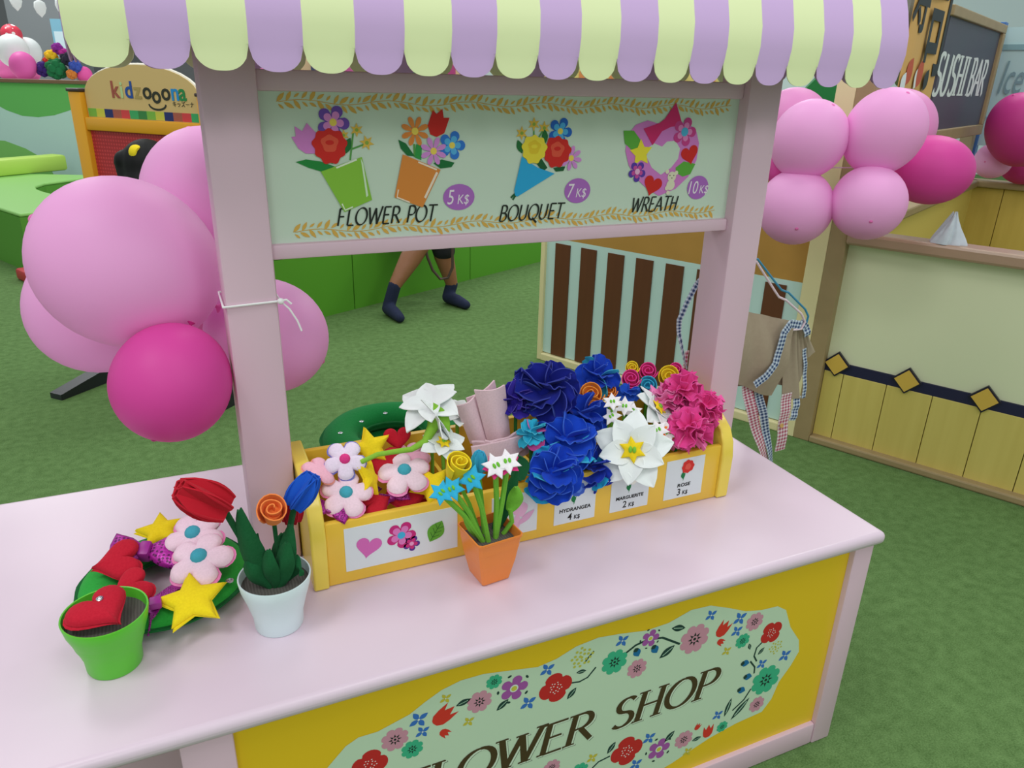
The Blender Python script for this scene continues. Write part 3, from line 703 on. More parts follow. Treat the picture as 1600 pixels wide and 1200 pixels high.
blossom(ik, 1069, 206, 22, 'two', '#cf3f8e', '#e987c6', 4, .3); ik.poly(tf(o_circle(.3), ik.px(1069, 206), 0, 22*s), '#4fb3de', 6)
ik.poly(tf(o_star(5, 1, .5, k=1), ik.px(1001, 239), .1, 21*s), '#f2e23a', 4); blossom(ik, 995, 268, 16, 'two', '#5b3aa8', '#cf4fa0', 4); ik.poly(tf(o_circle(.28), ik.px(995, 268), 0, 16*s), '#f0b8de', 6)
ik.poly(tf(o_heart(), ik.px(1077, 241), .3, 16*s), '#d3261f', 4); ik.poly(tf(o_heart(), ik.px(1019, 289), -.3, 17*s), '#d3261f', 4)
for (x, y, r) in ((1049, 276, 8), (1047, 289, 8), (1042, 268, 3.5), (1056, 270, 3.5), (1041, 294, 3.5), (1043, 301, 3.5)): ik.poly(tf(o_circle(1, 16), ik.px(x, y), 0, r*s), '#e6e2c6', 4.5)
for (x, y) in ((1046, 274), (1052, 274), (1049, 278)): ik.poly(tf(o_circle(1, 8), ik.px(x, y), 0, 1*s), '#3a3328', 5)
ik.build('wreath_picture', bd)
# words and prices
ik = Ink(MBd)
for txt, x0, x1, y in (('FLOWER POT', 525, 680, 352), ('BOUQUET', 778, 878, 345), ('WREATH', 984, 1056, 331)):
    a = ik.px(x0, y); b = ik.px(x1, y - 3)
    pen(ik, txt, a[0], a[1] - .001, .031, '#20251f', lay=4, slant=.22, thin=.05, thick=.13, nib=30, fit=b[0] - a[0])
ik.build('lettering', bd)
for x, y, rx, ry, t in ((717, 308, 26, 20, '5'), (902, 298, 23, 19, '7'), (1090, 293, 20, 18, '10')):
    ik = Ink(MBd); p = badge(ik, x, y, rx, ry, t, 0); ik.build('price_badge', bd); s = sB(x, y)
    m_ = MBd @ T(p[0], p[1], .0012)
    text_obj('price', t, .040, '#f2e6f2', m_ @ T(-.026 if len(t) == 1 else -.031, -.013, 0), bd, shear=.2, ext=.0002, sx=.75)
    text_obj('price', 'K$', .026, '#f2e6f2', m_ @ T(-.005 if len(t) == 1 else .003, -.013, 0), bd, shear=.2, ext=.0002, sx=.8)
# -- string round the left post
sm = mat('#f0f0f0', .8)
m = MB(); zc = 1.182; e = .004
m.tube([(XA - e, YP - e, zc), (XA + .09 + e, YP - e, zc + .003), (XA + .09 + e, YP + .101 + e, zc), (XA - e, YP + .101 + e, zc), (XA - e, YP - e, zc)], .0022, 6)
m.tube([(XA + .09 + e, YP - e, zc + .003), (XA + .104, YP - .01, zc + .006), (XA + .112, YP - .012, zc - .002)], .0022, 6)
m.tube([(XA + .094, YP - e, zc + .003), (XA + .108, YP - .008, zc - .012), (XA + .12, YP - .01, zc - .035), (XA + .126, YP - .012, zc - .055)], .0018, 6)
m.ball((XA + .094, YP - .006, zc + .003), .006)
m.obj('tie_string', sm, None, True, base=(XA, YP, zc), label='white string knotted around the left pink post', cat='string')

# -- awning: twenty scalloped stripes over a barrel, valance front and rear
aw_y, aw_x0, aw_s, aw_z = .2424, -.3333, .0762, 1.6055; YC = YP + .05
prof = [(0, 0), (-.005, .03), (-.003, .065), (.010, .11), (.034, .17), (.07, .23), (.125, .275), (YC - aw_y, .295)]
full = prof + [(2 * (YC - aw_y) - a, b) for a, b in prof[-2::-1]]
def stripe(front=True):
    m = MB(); n = 16
    rows = []
    def row(fn): rows.append([fn(j / n) for j in range(n + 1)])
    R_ = aw_s / 2
    sag = lambda t: -.036 * (max(0, 1 - abs(2 * t - 1) ** 2.5)) ** .5
    row(lambda t: (t * aw_s, 0.002, sag(t)))
    row(lambda t: (t * aw_s, 0.001, sag(t) * .5))
    for (a, b) in full: row(lambda t, a=a, b=b: (t * aw_s, a, b))
    yb = 2 * (YC - aw_y)
    row(lambda t: (t * aw_s, yb - .001, sag(t) * .5)); row(lambda t: (t * aw_s, yb - .002, sag(t)))
    nr = len(rows) - 1
    m.grid(lambda u, v: rows[round(u * nr)][round(v * n)], nr, n, th=.0025)
    return m
g_me = stripe().mesh(mat('#eef8c0', .55), True); p_me = stripe().mesh(mat('#d6b4e6', .55), True)
for i in range(20):
    inst('awning_stripe', g_me if i % 2 == 0 else p_me, stall, T(aw_x0 + i * aw_s, aw_y, aw_z))
# end fringes of the awning
for xe, nm in ((aw_x0 - .001, 0), (aw_x0 + 20 * aw_s + .001, 1)):
    m = MB(); n = 40; yb = 2 * (YC - aw_y)
    def zt(y):
        for (a, b), (c, d) in zip(full[1:], full[2:]):
            if a <= y <= c: return b + (d - b) * (y - a) / max(1e-6, c - a)
        return .06
    m.grid(lambda u, v: (xe, aw_y + .008 + (yb - .016) * u, aw_z + (lambda zt_: (-.03 * abs(math.sin(u * PI * 5)) ** .6) + v * (zt_ + .03 * abs(math.sin(u * PI * 5)) ** .6))(zt(.008 + (yb - .016) * u) - .006)), n, 3, th=.002)
    m.obj('awning_end', mat('#cfaee0', .55), stall)

# ================================================================== YELLOW FLOWER BOX
ybox = mat('#efc440', .3); yedge = mat('#eed455', .25)
box = thing('flower_box', 'long yellow wooden display box of felt flowers on the counter', 'box', (.42, .39, H))
Bz = H + .001; FY = .277
MB().box(-.047, FY, Bz, .892, FY + .015, .772, bev=.003).obj('front_panel', ybox, box, True)
MB().box(-.047, .488, Bz, .892, .503, .828, bev=.003).obj('back_panel', ybox, box, True)
MB().box(-.047, FY + .015, Bz, .892, .488, Bz + .010).obj('bottom_panel', ybox, box)
for x in (.228, .43, .575, .72): MB().box(x, FY + .015, Bz + .010, x + .008, .488, .765).obj('divider', ybox, box)
capo = [(.270, Bz), (.268, .74), (.274, .778), (.290, .808), (.325, .832), (.39, .846), (.50, .850), (.506, .846), (.506, Bz)]
for x0, x1 in ((-.077, -.047), (.892, .924)):
    m = MB(); m.prism(capo, -x1, -x0)
    o = m.obj('end_panel', yedge, box, True, M=Matrix(((0, 0, -1, 0), (1, 0, 0, 0), (0, 1, 0, 0), (0, 0, 0, 1))))
    b_ = o.modifiers.new('bevel', 'BEVEL'); b_.width = .009; b_.segments = 3; b_.limit_method = 'ANGLE'; b_.angle_limit = 1.0
MF = Matrix(((1, 0, 0, 0), (0, 0, -1, FY - .0003), (0, 1, 0, 0), (0, 0, 0, 1)))
sF = 1.25 / FPX
def card(x0, x1, z0, z1): 
    return MB().box(x0, FY - .0012, z0, x1, FY + .002, z1).obj('label_card', inkm('#dfe6ea'), box)
MC = MF @ T(0, 0, .0011)
c1 = card(-.012, .221, .657, .755); ik = Ink(MC)
ik.begin('heart_print'); ik.poly(tf(o_heart(), ik.px(576, 854), -.25, .026), '#d76cb8', 1)
def two(ik, p, r, a, b, cc): ik.begin('flower_print'); ik.poly(tf(o_flower(5, 1, .5, 9), p, .1, r), a, 1); ik.poly(tf(o_flower(5, 1, .42, 9), p, .1, r * .72), b, 2); ik.poly(tf(o_circle(.26), p, 0, r), cc, 3)
two(ik, ik.px(627, 836), .031, '#c8267a', '#e07cc0', '#3fb2dc'); two(ik, ik.px(643, 849), .018, '#5b2f92', '#d0307e', '#eda0d0')
ik.begin('leaf_print'); p = ik.px(681, 830); ik.poly(tf(o_leaf(1, .36), p, -.55, .052), '#63ab35', 1); ik.stroke(tf([(0, -.42), (0, .38)], p, -.55, .052), .0014, '#2f6a1f', 2)
for k in (-.2, 0., .2):
    for sgn in (-1, 1): ik.stroke(tf([(0, k - .08), (sgn*.2, k + .1)], p, -.55, .052), .0011, '#2f6a1f', 2)
ik.build('print', c1)
c2 = card(.298, .405, .655, .755); ik = Ink(MC); ik.begin('ribbon_print'); ik.poly(tf(o_leaf(1, .4), ik.px(813, 795), .3, .045), '#e5b6d6', 1); ik.poly(tf(o_leaf(1, .16), ik.px(822, 808), -.9, .05), '#deaccf', 2); ik.poly(tf(o_leaf(1, .22), ik.px(808, 815), .1, .04), '#e5b6d6', 1); ik.build('print', c2)
for x0, x1, nm, pr_, k in ((.447, .55, 'HYDRANGEA', '4', 0), (.590, .692, 'MARGUERITE', '2', 1), (.737, .845, 'ROSE', '3', 2)):
    c_ = card(x0, x1, .654, .757); xc = (x0 + x1) / 2
    text_obj('flower_name', nm, .0125 if k != 1 else .0118, '#1c1c1c', MC @ T(xc, .683, .0002), c_, ext=.0002, bold=.0003, align='CENTER', sx=1.05 if k < 2 else 1.25, shear=.08)
    text_obj('price', pr_, .0245, '#1c1c1c', MC @ T(xc - .018, .661, .0002), c_, ext=.0002, bold=.0002, sx=.9, shear=.08)
    text_obj('price_unit', 'K$', .0145, '#1c1c1c', MC @ T(xc - .002, .661, .0002), c_, ext=.0002, bold=.0002, sx=.9, shear=.08)
    ik = Ink(MC); ik.begin('bloom_print'); p = (xc + .006, .735); ik.stroke([(p[0], p[1]), (p[0] - .010, p[1] - .036)], .0012, '#2c8a48', 1); ik.poly(tf(o_leaf(1, .3), (p[0] - .011, p[1] - .022), .1, .02), '#157a44', 1)
    ik.poly(tf(o_wobble(1, 40, 8, .06, 1), p, 0, .017), ('#3a62c8', '#f4f4ee', '#d8302a')[k], 2); ik.poly(tf(o_wobble(.5, 24, 5, .06, 2), p, 0, .017), ('#5c86de', '#f0d43c', '#e4584a')[k], 3); ik.build('print', c_)

# ================================================================== FELT FLOWERS
def petal(fn_w, cup, bend, ruff=0., ph=0., th=.03, nu=7, nv=6, curl=0., m2=None):
    m = MB()
    def f(u, v):
        wd = fn_w(u); x = (v - .5) * 2 * wd
        return (x, u, cup * x * x - bend * u * u + ruff * u * math.sin(v * PI * 3 + ph) + curl * max(0, u - .7) ** 2)
    m.grid(f, nu, nv, th=th, m2=m2); return m
w_round = lambda u: .5 * math.sqrt(max(.02, 1 - (2 * u - 1.08) ** 2 * .92)) if u > .2 else .5 * (.35 + 1.6 * u)
w_point = lambda u: max(.01, .40 * math.sin(PI * min(1, (u * .86 + .14))) ** .8 * (1 if u < .97 else .4))
w_fan = lambda u: .18 + .5 * u ** .8
PM = {}
def lighter(h, k=.16):
    v = [int(h[i:i+2], 16) for i in (1, 3, 5)]; return '#%02x%02x%02x' % tuple(int(x + (255 - x) * k) for x in v)
def pmesh(kind, col, var):
    key = (kind, col, var)
    if key not in PM:
        if kind == 'round': mb = petal(lambda u: w_round(u) * 1.25, .42, .16, .07, var * 2.1, .04, nu=9, nv=10, curl=.5, m2=1)
        elif kind == 'ruffle': mb = petal(w_fan, .15, .25, .16, var * 1.7, .035, nv=9)
        elif kind == 'point': mb = petal(w_point, .7, .22 + .12 * var, .02, var, .03)
        elif kind == 'tulip': mb = petal(lambda u: max(.04, .50 * math.sin(PI * min(1, u * .68 + .22)) ** .6), .8, -.24, .0, 0, .04)
        PM[key] = mb.mesh([felt(col), felt(lighter(col))], True)
    return PM[key]
def stem_to(t, c, base, col='#2f7a34', r=.004):
    c = Vector(c); b = Vector(base); mid = (c + b) / 2 + Vector((.004, .004, .004))
    MB().tube([c, c.lerp(mid, .6), mid, mid.lerp(b, .5), b], r, 7).obj('stem', felt(col), t, True)
def fib(n, zmin):
    for i in range(n):
        z = 1 - (1 - zmin) * (i + .5) / n; a = i * 2.39996; q = math.sqrt(max(0, 1 - z*z)); yield Vector((q*math.cos(a), q*math.sin(a), z))
def in_box(c): return (min(max(c.x, -.03), .87), min(max(c.y, .31), .47), Bz + .011)
def hydrangea(x, y, rpx, Y_, cols, label, group, n=20, axis=None, up=.5, kind='round', name='hydrangea', zmin=-.25, ps=.72):
    c = atY(x, y, Y_); r = rpx * depth(c) / FPX * .97; ax = axis or tocam(c, up)
    t = thing(name, label, 'flower', c, group); F = frame(c, ax); n = int(n * (.9 if kind == 'round' else 1.3)); ps = .9 if kind == 'round' else .8
    MB().ball(c, r * .42, n=10).obj('core', felt(cols[0]), t, True)
    for i, d in enumerate(fib(n, zmin)):
        dw = (F.to_3x3() @ d).normalized(); tg = (dw - ax * dw.dot(ax)); tg = tg.normalized() if tg.length > .05 else F.col[0].to_3d()
        jit = Vector((random.uniform(-.3, .3), random.uniform(-.3, .3), random.uniform(-.3, .3)))
        if kind == 'round':
            k_ = dw.dot(ax); tt = tg if i % 3 else (tg.cross(dw) + jit)
            yd = (tt * (.9 - .5 * max(0, k_)) + dw * (.7 + .5 * max(0, k_)) + jit * .6).normalized(); zd = (dw - tt * .6 + jit * 1.4); base = c + dw * r * .22 - yd * r * .05
        else:
            yd = (dw + jit * .4).normalized(); zd = yd.orthogonal(); zd.rotate(Matrix.Rotation(random.uniform(0, 6.28), 3, yd)); base = c + dw * r * .12
        zd = (zd - yd * zd.dot(yd)).normalized(); xd = yd.cross(zd); s = r * ps * random.uniform(.85, 1.12)
        M = Matrix((xd * s, yd * s, zd * s)).transposed().to_4x4(); M.translation = base
        inst('petal', pmesh(kind, cols[0] if ((i / n < .5 or i % 2) or len(cols) < 2) else cols[1], i % 3), t, M)
    stem_to(t, c - ax * r * .2, in_box(c)); return t
def rose(x, y, rpx, Y_, col, label, group=None, axis=None, up=.6, base=None, turns=3., stem='#5cae34', hgt=1.1, name='rolled_rose', cat='flower', t=None):
    c = atY(x, y, Y_); r = rpx * depth(c) / FPX; ax = Vector(axis).normalized() if axis else tocam(c, up)
    own = t is None
    if own: t = thing(name, label, cat, c, group)
    m = MB(); th = .0022 / r
    def f(u, v):
        a = turns * 2 * PI * u; rr = (.08 + .92 * u ** .8) * (.62 + .38 * v ** .7) * (1 + .05 * math.sin(a * 2.3)); return (rr * math.cos(a), rr * math.sin(a), (-hgt + hgt * v) + .22 * (1 - u) + .07 * v * math.sin(a * 1.5))
    m.grid(f, int(turns * 18), 4, th=th)
    m.lathe([(0, -hgt), (.6, -hgt), (.5, -hgt * .4), (0, -.3)], 14)
    m.obj('bloom', felt(col), t, True, M=frame(c, ax, sc_=r))
    if base is not False: stem_to(t, c - ax * r * hgt * .95, base or in_box(c), stem)
    return c
def lily(x, y, rpx, Y_, label, axis=None, up=.2, n=7, col='#eef4f2', group='white felt marguerites', base=None, ctr=True, roll=0.):
    c = atY(x, y, Y_); r = rpx * depth(c) / FPX; ax = Vector(axis).normalized() if axis else tocam(c, up)
    t = thing('marguerite', label, 'flower', c, group); F = frame(c, ax, roll=roll)
    for ring, (k, lift, sc_) in enumerate(((n, .25, 1.), (n, .5, .82))):
        for i in range(k):
            a = 2 * PI * (i + .5 * ring) / k; d = F.to_3x3() @ Vector((math.cos(a), math.sin(a), 0)); yd = (d + ax * lift).normalized(); zd = (ax - d * lift); zd = (zd - yd * zd.dot(yd)).normalized(); xd = yd.cross(zd); s = r * sc_
            M = Matrix((xd * s, yd * s, zd * s)).transposed().to_4x4(); M.translation = c + d * r * .04 + ax * r * .03 * ring
            inst('petal', pmesh('point', col, i % 2), t, M)
    if ctr:
        MB().pillow(tf(o_star(6, 1, .55), (0, 0), .2, r * .36), r * .10).obj('center', felt('#f2d21e'), t, True, M=frame(c + ax * r * .2, ax))
        m = MB(); F2 = frame(c + ax * r * .27, ax)
        for q in (-.05, .05): m.ball((q * r, 0, 0), .05 * r, .09 * r, .04 * r, 8, M=F2)
        m.obj('center_stitch', felt('#7fc23e'), t, True)
    if base is not False: stem_to(t, c - ax * r * .05, base or in_box(c), '#7ab83c')
    return t
def florets(pts, Y_, label, col='#f6eef2', back='#e8387c', r_=15, group=None, base=None, up=.5, gcol='#74c43a'):
    cs = [atY(x, y, Y_) for x, y in pts]; c0 = sum(cs, Vector()) / len(cs)
    t = thing('star_flower', label, 'flower', c0, group)
    for i, c in enumerate(cs):
        ax = tocam(c, up); ax = (ax + Vector((random.uniform(-.25, .25), random.uniform(-.25, .25), 0))).normalized(); r = r_ * depth(c) / FPX
        F = frame(c + ax * .002 * i, ax, roll=random.uniform(0, 1.2))
        MB().pillow(tf(o_star(6, 1, .55, k=3), (0, 0), 0, r), r * .22, flat=.3).obj('petals', felt(col), t, True, M=F)
        m = MB()
        for q in (-.14, .14): m.ball((q * r, 0, r * .14), .11 * r, .2 * r, .1 * r, 8, M=F)
        m.obj('stitch', felt(gcol), t, True)
        if back: MB().pillow(tf(o_star(5, 1, .6), (0, 0), .4, r * .9), r * .15, flat=.3).obj('backing', felt(back), t, True, M=frame(c - ax * r * .25, ax))
        stem_to(t, c - ax * r * .3, base or in_box(c), '#74b83a', .0055 if base else .0035)
    return t
BH = 'blue felt hydrangeas in the yellow box'
hydrangea(806, 624, 30, .40, ['#2c1c94', '#3a2aa4'], 'violet hydrangea bloom at the left edge of the blue cluster', BH, 14)
hydrangea(852, 612, 50, .40, ['#14208c', '#22389c'], 'large navy hydrangea right beside the violet bloom', BH, 26)
hydrangea(932, 590, 33, .455, ['#1240bc', '#2ea8cc'], 'blue hydrangea at the back with cyan outer petals', BH, 18)
hydrangea(912, 652, 38, .37, ['#123cb4', '#123cb4'], 'royal blue hydrangea beside the orange roses', BH, 18)
hydrangea(830, 678, 25, .33, ['#2eb2d2', '#ec5cae'], 'cyan hydrangea with a pink heart beside the pink napkin', BH, 14)
hydrangea(884, 692, 47, .315, ['#1246c4', '#22a8d8'], 'royal blue hydrangea in the middle of the front row', BH, 24)
hydrangea(926, 732, 36, .30, ['#1232aa', '#22a8d8'], 'navy hydrangea with cyan edge hanging over the box front beside the big marguerite', BH, 18)
hydrangea(864, 740, 46, .262, ['#1042c0', '#229cd2'], 'lowest blue hydrangea hanging over the HYDRANGEA card', BH, 24, up=.1)
lv = thing('felt_leaf', 'dark green felt leaf hanging below the blue hydrangeas', 'leaf', atY(825, 760, .262))
for (x, y, a, s) in ((815, 735, .2, .06), (838, 748, -.9, .05)): inst('blade', MB().grid(lambda u, v: ((v-.5)*2*.4*math.sin(PI*min(1, .05+.95*u)), u, .3*(v-.5)**2), 8, 4, th=.05).mesh(felt('#175a34'), True), lv, frame(atY(x, y + 15, .258), (0, -1, .2), roll=a, sc_=s))
PC = 'pink felt carnations in the yellow box'
hydrangea(1066, 613, 34, .375, ['#ea4a9c', '#f07cba'], 'hot pink carnation topmost beside the right post', PC, 22, kind='ruffle', name='carnation')
hydrangea(1098, 640, 36, .335, ['#ea4a9c', '#ee62aa'], 'hot pink carnation against the right end of the box', PC, 22, kind='ruffle', name='carnation')
hydrangea(1076, 673, 38, .295, ['#ea4a9c', '#f27cb8'], 'hot pink carnation lowest above the ROSE card', PC, 24, kind='ruffle', name='carnation')
hydrangea(1036, 626, 28, .39, ['#f48cc4', '#f06cb2'], 'pale pink carnation behind the white marguerite', PC, 16, kind='ruffle', name='carnation')
RR = 'rolled felt roses in the yellow box'
rose(986, 591, 17, .46, '#ea3e94', 'magenta rolled rose left of the cyan rose', RR)
rose(1013, 579, 16, .475, '#e63a90', 'magenta rolled rose behind the cyan rose', RR)
rose(1013, 602, 18, .44, '#36aed0', 'cyan rolled rose between magenta and yellow roses', RR)
rose(1046, 587, 20, .455, '#f4d62a', 'yellow rolled rose at the back right of the box', RR)
rose(1056, 577, 13, .48, '#e2348c', 'small magenta rolled rose behind the yellow rose', RR)
rose(988, 574, 12, .485, '#f0d02a', 'small yellow rolled rose behind the magenta roses', RR)
rose(924, 615, 22, .40, '#f39a3c', 'orange rolled rose behind the white star flowers', RR)
rose(930, 634, 16, .375, '#ef8c30', 'darker orange rolled rose above the royal blue hydrangea', RR)
rose(952, 610, 14, .42, '#f2903a', 'small orange rolled rose beside the blue back hydrangea', RR)
hydrangea(981, 616, 20, .41, ['#1e52c2'], 'small blue hydrangea between orange and cyan roses', BH, 10)
SF = 'small white star flowers in the yellow box'
florets([(957, 628), (976, 635), (988, 644), (957, 652)], .325, 'cluster of four white star flowers behind the big marguerite', group=SF, back=None, r_=17)
florets([(1028, 672), (1044, 676)], .30, 'pair of white star flowers with orange backing beside the pink carnation', group=SF, back='#f08030', r_=19)
lily(988, 704, 61, .262, 'large open white marguerite with yellow star center hanging over the box front', n=5, up=.1, roll=.3)
lily(1024, 640, 42, .37, 'white marguerite half hidden between star flowers and pink carnations', n=6, up=.5, axis=(.5, -.5, .7))
lily(672, 634, 54, .40, 'tall white marguerite rising above the green wreath', n=4, axis=(-.35, -.2, 1.0), ctr=False)
t = lily(682, 664, 46, .37, 'drooping white marguerite on a curved green stem', n=4, axis=(.6, -.1, .25), ctr=False, base=False)
MB().tube([atY(*q, yy) for *q, yy in [(680, 648, .372), (676, 668, .362), (664, 690, .352), (643, 702, .345), (615, 706, .342), (590, 710, .342), (564, 722, .345)]], [.014, .012, .008, .006, .0055, .005, .005], 10).obj('stalk', felt('#8abf3e'), t, True); MB().pillow(o_leaf(.07, .014), .006).obj('leaf', felt('#82b83a'), t, True, M=frame(atY(690, 652, .355), tocam(atY(690, 652, .355)), roll=.5))
lily(692, 695, 38, .345, 'white marguerite with yellow center lying below the drooping one', n=4, axis=(.1, -.4, .9))
lily(714, 645, 32, .44, 'white marguerite mostly behind the pink napkin', n=6, axis=(.1, -.3, .9))

# pink napkin
nk = thing('folded_napkin', 'dusty pink folded cloth standing among the felt flowers', 'cloth', atY(765, 700, .40))
def sheet(tl, tr, br, bl, Y_, bul=.01, th=.004, rip=0., col='#e6c6cf', name='fold', parent=nk):
    a, b, c, d = [atY(*q, Y_) for q in (tl, tr, br, bl)]
    def f(u, v):
        p = a.lerp(b, u).lerp(d.lerp(c, u), v); p = p + Vector((0, -bul * math.sin(PI * u) + rip * math.sin(u * 16 + v * 3), 0)); return p
    return MB().grid(f, 14, 10, th=th).obj(name, felt(col), parent, True)
sheet((728, 622), (772, 594), (792, 690), (750, 690), .425, .012)
sheet((741, 609), (788, 601), (797, 688), (762, 690), .395, .016)
sheet((712, 634), (742, 618), (765, 690), (735, 692), .405, .012)
sheet((737, 690), (812, 672), (826, 706), (752, 722), .375, .02, .007, .002)
sheet((758, 688), (800, 690), (822, 698), (755, 704), .36, .018, .006, .002)
sheet((736, 698), (835, 672), (838, 686), (742, 740), .35, .01, .006)

# loose felt pieces in the left compartment
def piece(x, y, rpx, Y_, kind, col, label, axis=None, up=.8, roll=0., parent=None, group='loose felt pieces in the box', ctr=None, back=None, puff=.5, n=5, snap=False, pos=None, sx=1.):
    c = pos or atY(x, y, Y_); r = rpx * depth(c) / FPX * (1.12 if group and 'box' in group else 1.); ax = (Vector(axis) if axis else tocam(c, up)).normalized(); F = frame(c, ax, roll=roll)
    nm = {'star': 'felt_star', 'heart': 'felt_heart', 'flower': 'felt_flower', 'bow': 'ribbon_bow'}[kind]
    t = thing(nm, label, {'star': 'felt star', 'heart': 'felt heart', 'flower': 'felt flower', 'bow': 'bow'}[kind], c, group)
    if kind == 'bow':
        m = MB(); lp = [(0, .16), (.45, .5), (1, .62), (.92, .2), (1., -.2), (.95, -.6), (.45, -.45), (0, -.16)]
        for sg_ in (1, -1): m.pillow(tf([(a - .5, b) for a, b in lp][::1], (0, 0), 0, 1), .35, M=T(sg_*.52, 0, 0) @ Matrix.Rotation(0 if sg_ > 0 else PI, 4, 'Z'))
        m.obj('loops', mat(col, .35, 'sequin', '#5c0a52', 9.), t, True, M=F @ Matrix.Scale(r, 4))
        MB().box(-.16, -.24, -.2, .16, .24, .24, bev=.08).obj('knot', mat('#a02a92', .4), t, True, M=F @ Matrix.Scale(r, 4))
        return t
    ol = {'star': o_star(5, 1, .5, k=4), 'heart': o_heart(.95), 'flower': o_flower(n, 1, .6, 8)}[kind]
    MB().pillow(tf(ol, (0, 0), 0, r, sx), r * puff, flat=.12).obj('front', felt(col), t, True, M=F)
    MB().pillow(tf(ol, (0, 0), .06, r * 1.06, sx), r * .12, flat=.6).obj('seam_edge' if not back else 'back_layer', felt(back or col), t, True, M=frame(c - ax * r * .08, ax, roll=roll))
    if ctr: MB().ball((0, 0, r * puff * .5), r * .26, r * .26, r * .16, 12).obj('center', felt(ctr), t, True, M=F)
    if snap: snap_on(t, F @ Vector((r * snap[0], r * snap[1], r * puff * .47)), ax, .0055)
    return t
def snap_on(t, p, ax, r):
    m = MB(); F = frame(p, ax); m.lathe([(0, 0), (r, 0), (r * 1.05, r * .3), (r * .7, r * .45), (r * .55, r * .25), (0, r * .3)], 14, M=F)
    for k in range(4): a = k * PI / 2; m.ball((r * .62 * math.cos(a), r * .62 * math.sin(a), r * .35), r * .22, n=8, M=F)
    return m.obj('snap_fastener', mat('#c9ccd0', .25, 'metal'), t, True)
piece(579, 700, 30, .40, 'star', '#f5d520', 'upright yellow felt star against the back of the box', up=.1, roll=.2)
piece(578, 748, 29, .345, 'star', '#f0cf1c', 'yellow felt star on edge between the pink flowers', axis=(.8, -.5, .4), roll=.4)
piece(675, 758, 32, .315, 'star', '#f3d21e', 'yellow felt star with a metal snap at the front of the box', up=.6, roll=.5, snap=(-.3, .2))
piece(621, 684, 19, .42, 'heart', '#c2182e', 'small red felt heart standing behind the upright star', up=.1)
piece(604, 728, 32, .375, 'heart', '#b8172a', 'red felt heart lying in the middle of the left compartment', up=.8, roll=.5)
piece(634, 777, 28, .325, 'heart', '#b5162a', 'red felt heart under the pink flower at the box front', up=1.5)
piece(585, 788, 26, .315, 'heart', '#b8172a', 'red felt heart low against the front panel', up=1.5, roll=2.)
piece(539, 719, 29, .36, 'flower', '#ecdcf0', 'white felt flower with magenta center and periwinkle back layer', up=.4, ctr='#dd3a86', back='#7a7cc8')
piece(541, 773, 36, .32, 'flower', '#f3d3e0', 'pale pink felt flower with teal center at the front left', up=.8, ctr='#46a5b8', back='#f08cbc', roll=.4)
piece(632, 740, 37, .34, 'flower', '#f5d5e2', 'pale pink felt flower with teal center lying beside the snapped star', up=1.6, ctr='#46a5b8', back='#f08cbc', roll=.8)
piece(640, 715, 28, .39, 'flower', '#f3b4cf', 'pink felt flower under the white marguerite', up=1.6, roll=.2)
piece(500, 736, 25, .36, 'flower', '#f2b6c8', 'pink felt flower on edge beside the left end panel', axis=(.3, -.5, 1.2), back='#ee9a88')
piece(612, 777, 24, .325, 'bow', '#a8208f', 'purple sequin bow in front of the red hearts', up=1., roll=.3)
piece(516, 797, 27, .305, 'bow', '#a8208f', 'purple sequin bow in the front left corner of the box', up=1., roll=-.4)
piece(575, 775, 20, .345, 'bow', '#7c1670', 'purple sequin bow half buried beside the yellow star', up=1., roll=1.)
for i, (x, y, Y_, k, cl, lb) in enumerate(((520, 760, .40, 'heart', '#b8172a', 'red felt heart buried at the left behind the white flower'), (560, 742, .43, 'heart', '#a81626', 'red felt heart buried behind the yellow star'), (660, 735, .43, 'heart', '#b0172a', 'red felt heart buried below the white marguerites'), (650, 740, .40, 'flower', '#efa8c8', 'pink felt flower buried near the divider'), (600, 760, .40, 'bow', '#7c1670', 'purple sequin bow buried deep in the compartment'))):
    piece(x, y, 27, Y_, k, cl, lb, axis=(.1, -.15, 1.), roll=i * .8, pos=Vector(((.015, .40, .675), (.075, .43, .672), (.19, .43, .672), (.165, .36, .676), (.10, .35, .672))[i]))

# green wreath leaning behind the box
def ring(c, R, r, ax, col, name, label, flat=.8, col2=None):
    F = frame(c, ax); t = thing(name, label, 'wreath', c); 
    m = MB(); m.grid(lambda u, v: ((R + r * math.cos(2*PI*v)) * math.cos(2*PI*u), (R + r * math.cos(2*PI*v)) * math.sin(2*PI*u), r * flat * math.sin(2*PI*v)), 48, 14, M=F, cu=True)
    m.obj('ring', felt(col), t, True)
    m = MB(); m.grid(lambda u, v: ((R + (v * 2 - 1) * r * 1.14) * math.cos(2*PI*u) * (1 + .006*math.sin(u*90)), (R + (v * 2 - 1) * r * 1.14) * math.sin(2*PI*u) * (1 + .006*math.sin(u*90)), 0), 64, 2, M=F, cu=True, th=.004)
    m.obj('seam', felt(col2 or col), t, True); return t, F
wc_ = Vector((.20, .690, H + .101))
ax_ = Vector((0, 0, 1.))
ring(Vector((.215, .692, H + .034)), .128, .044, ax_, '#12803c', 'plain_wreath', 'plain green felt wreath at the bottom of the stack behind the box', .75, '#0f6a32')
wr2, F2 = ring(wc_, .128, .044, ax_, '#12803c', 'plain_wreath', 'plain green felt wreath with metal snaps on top of the stack behind the box', .75, '#0f6a32')
for (x, y) in ((532, 677), (565, 659), (602, 646), (655, 645)):
    p = atP(x, y, wc_ + ax_ * .032, ax_); snap_on(wr2, p, ax_, .0055)

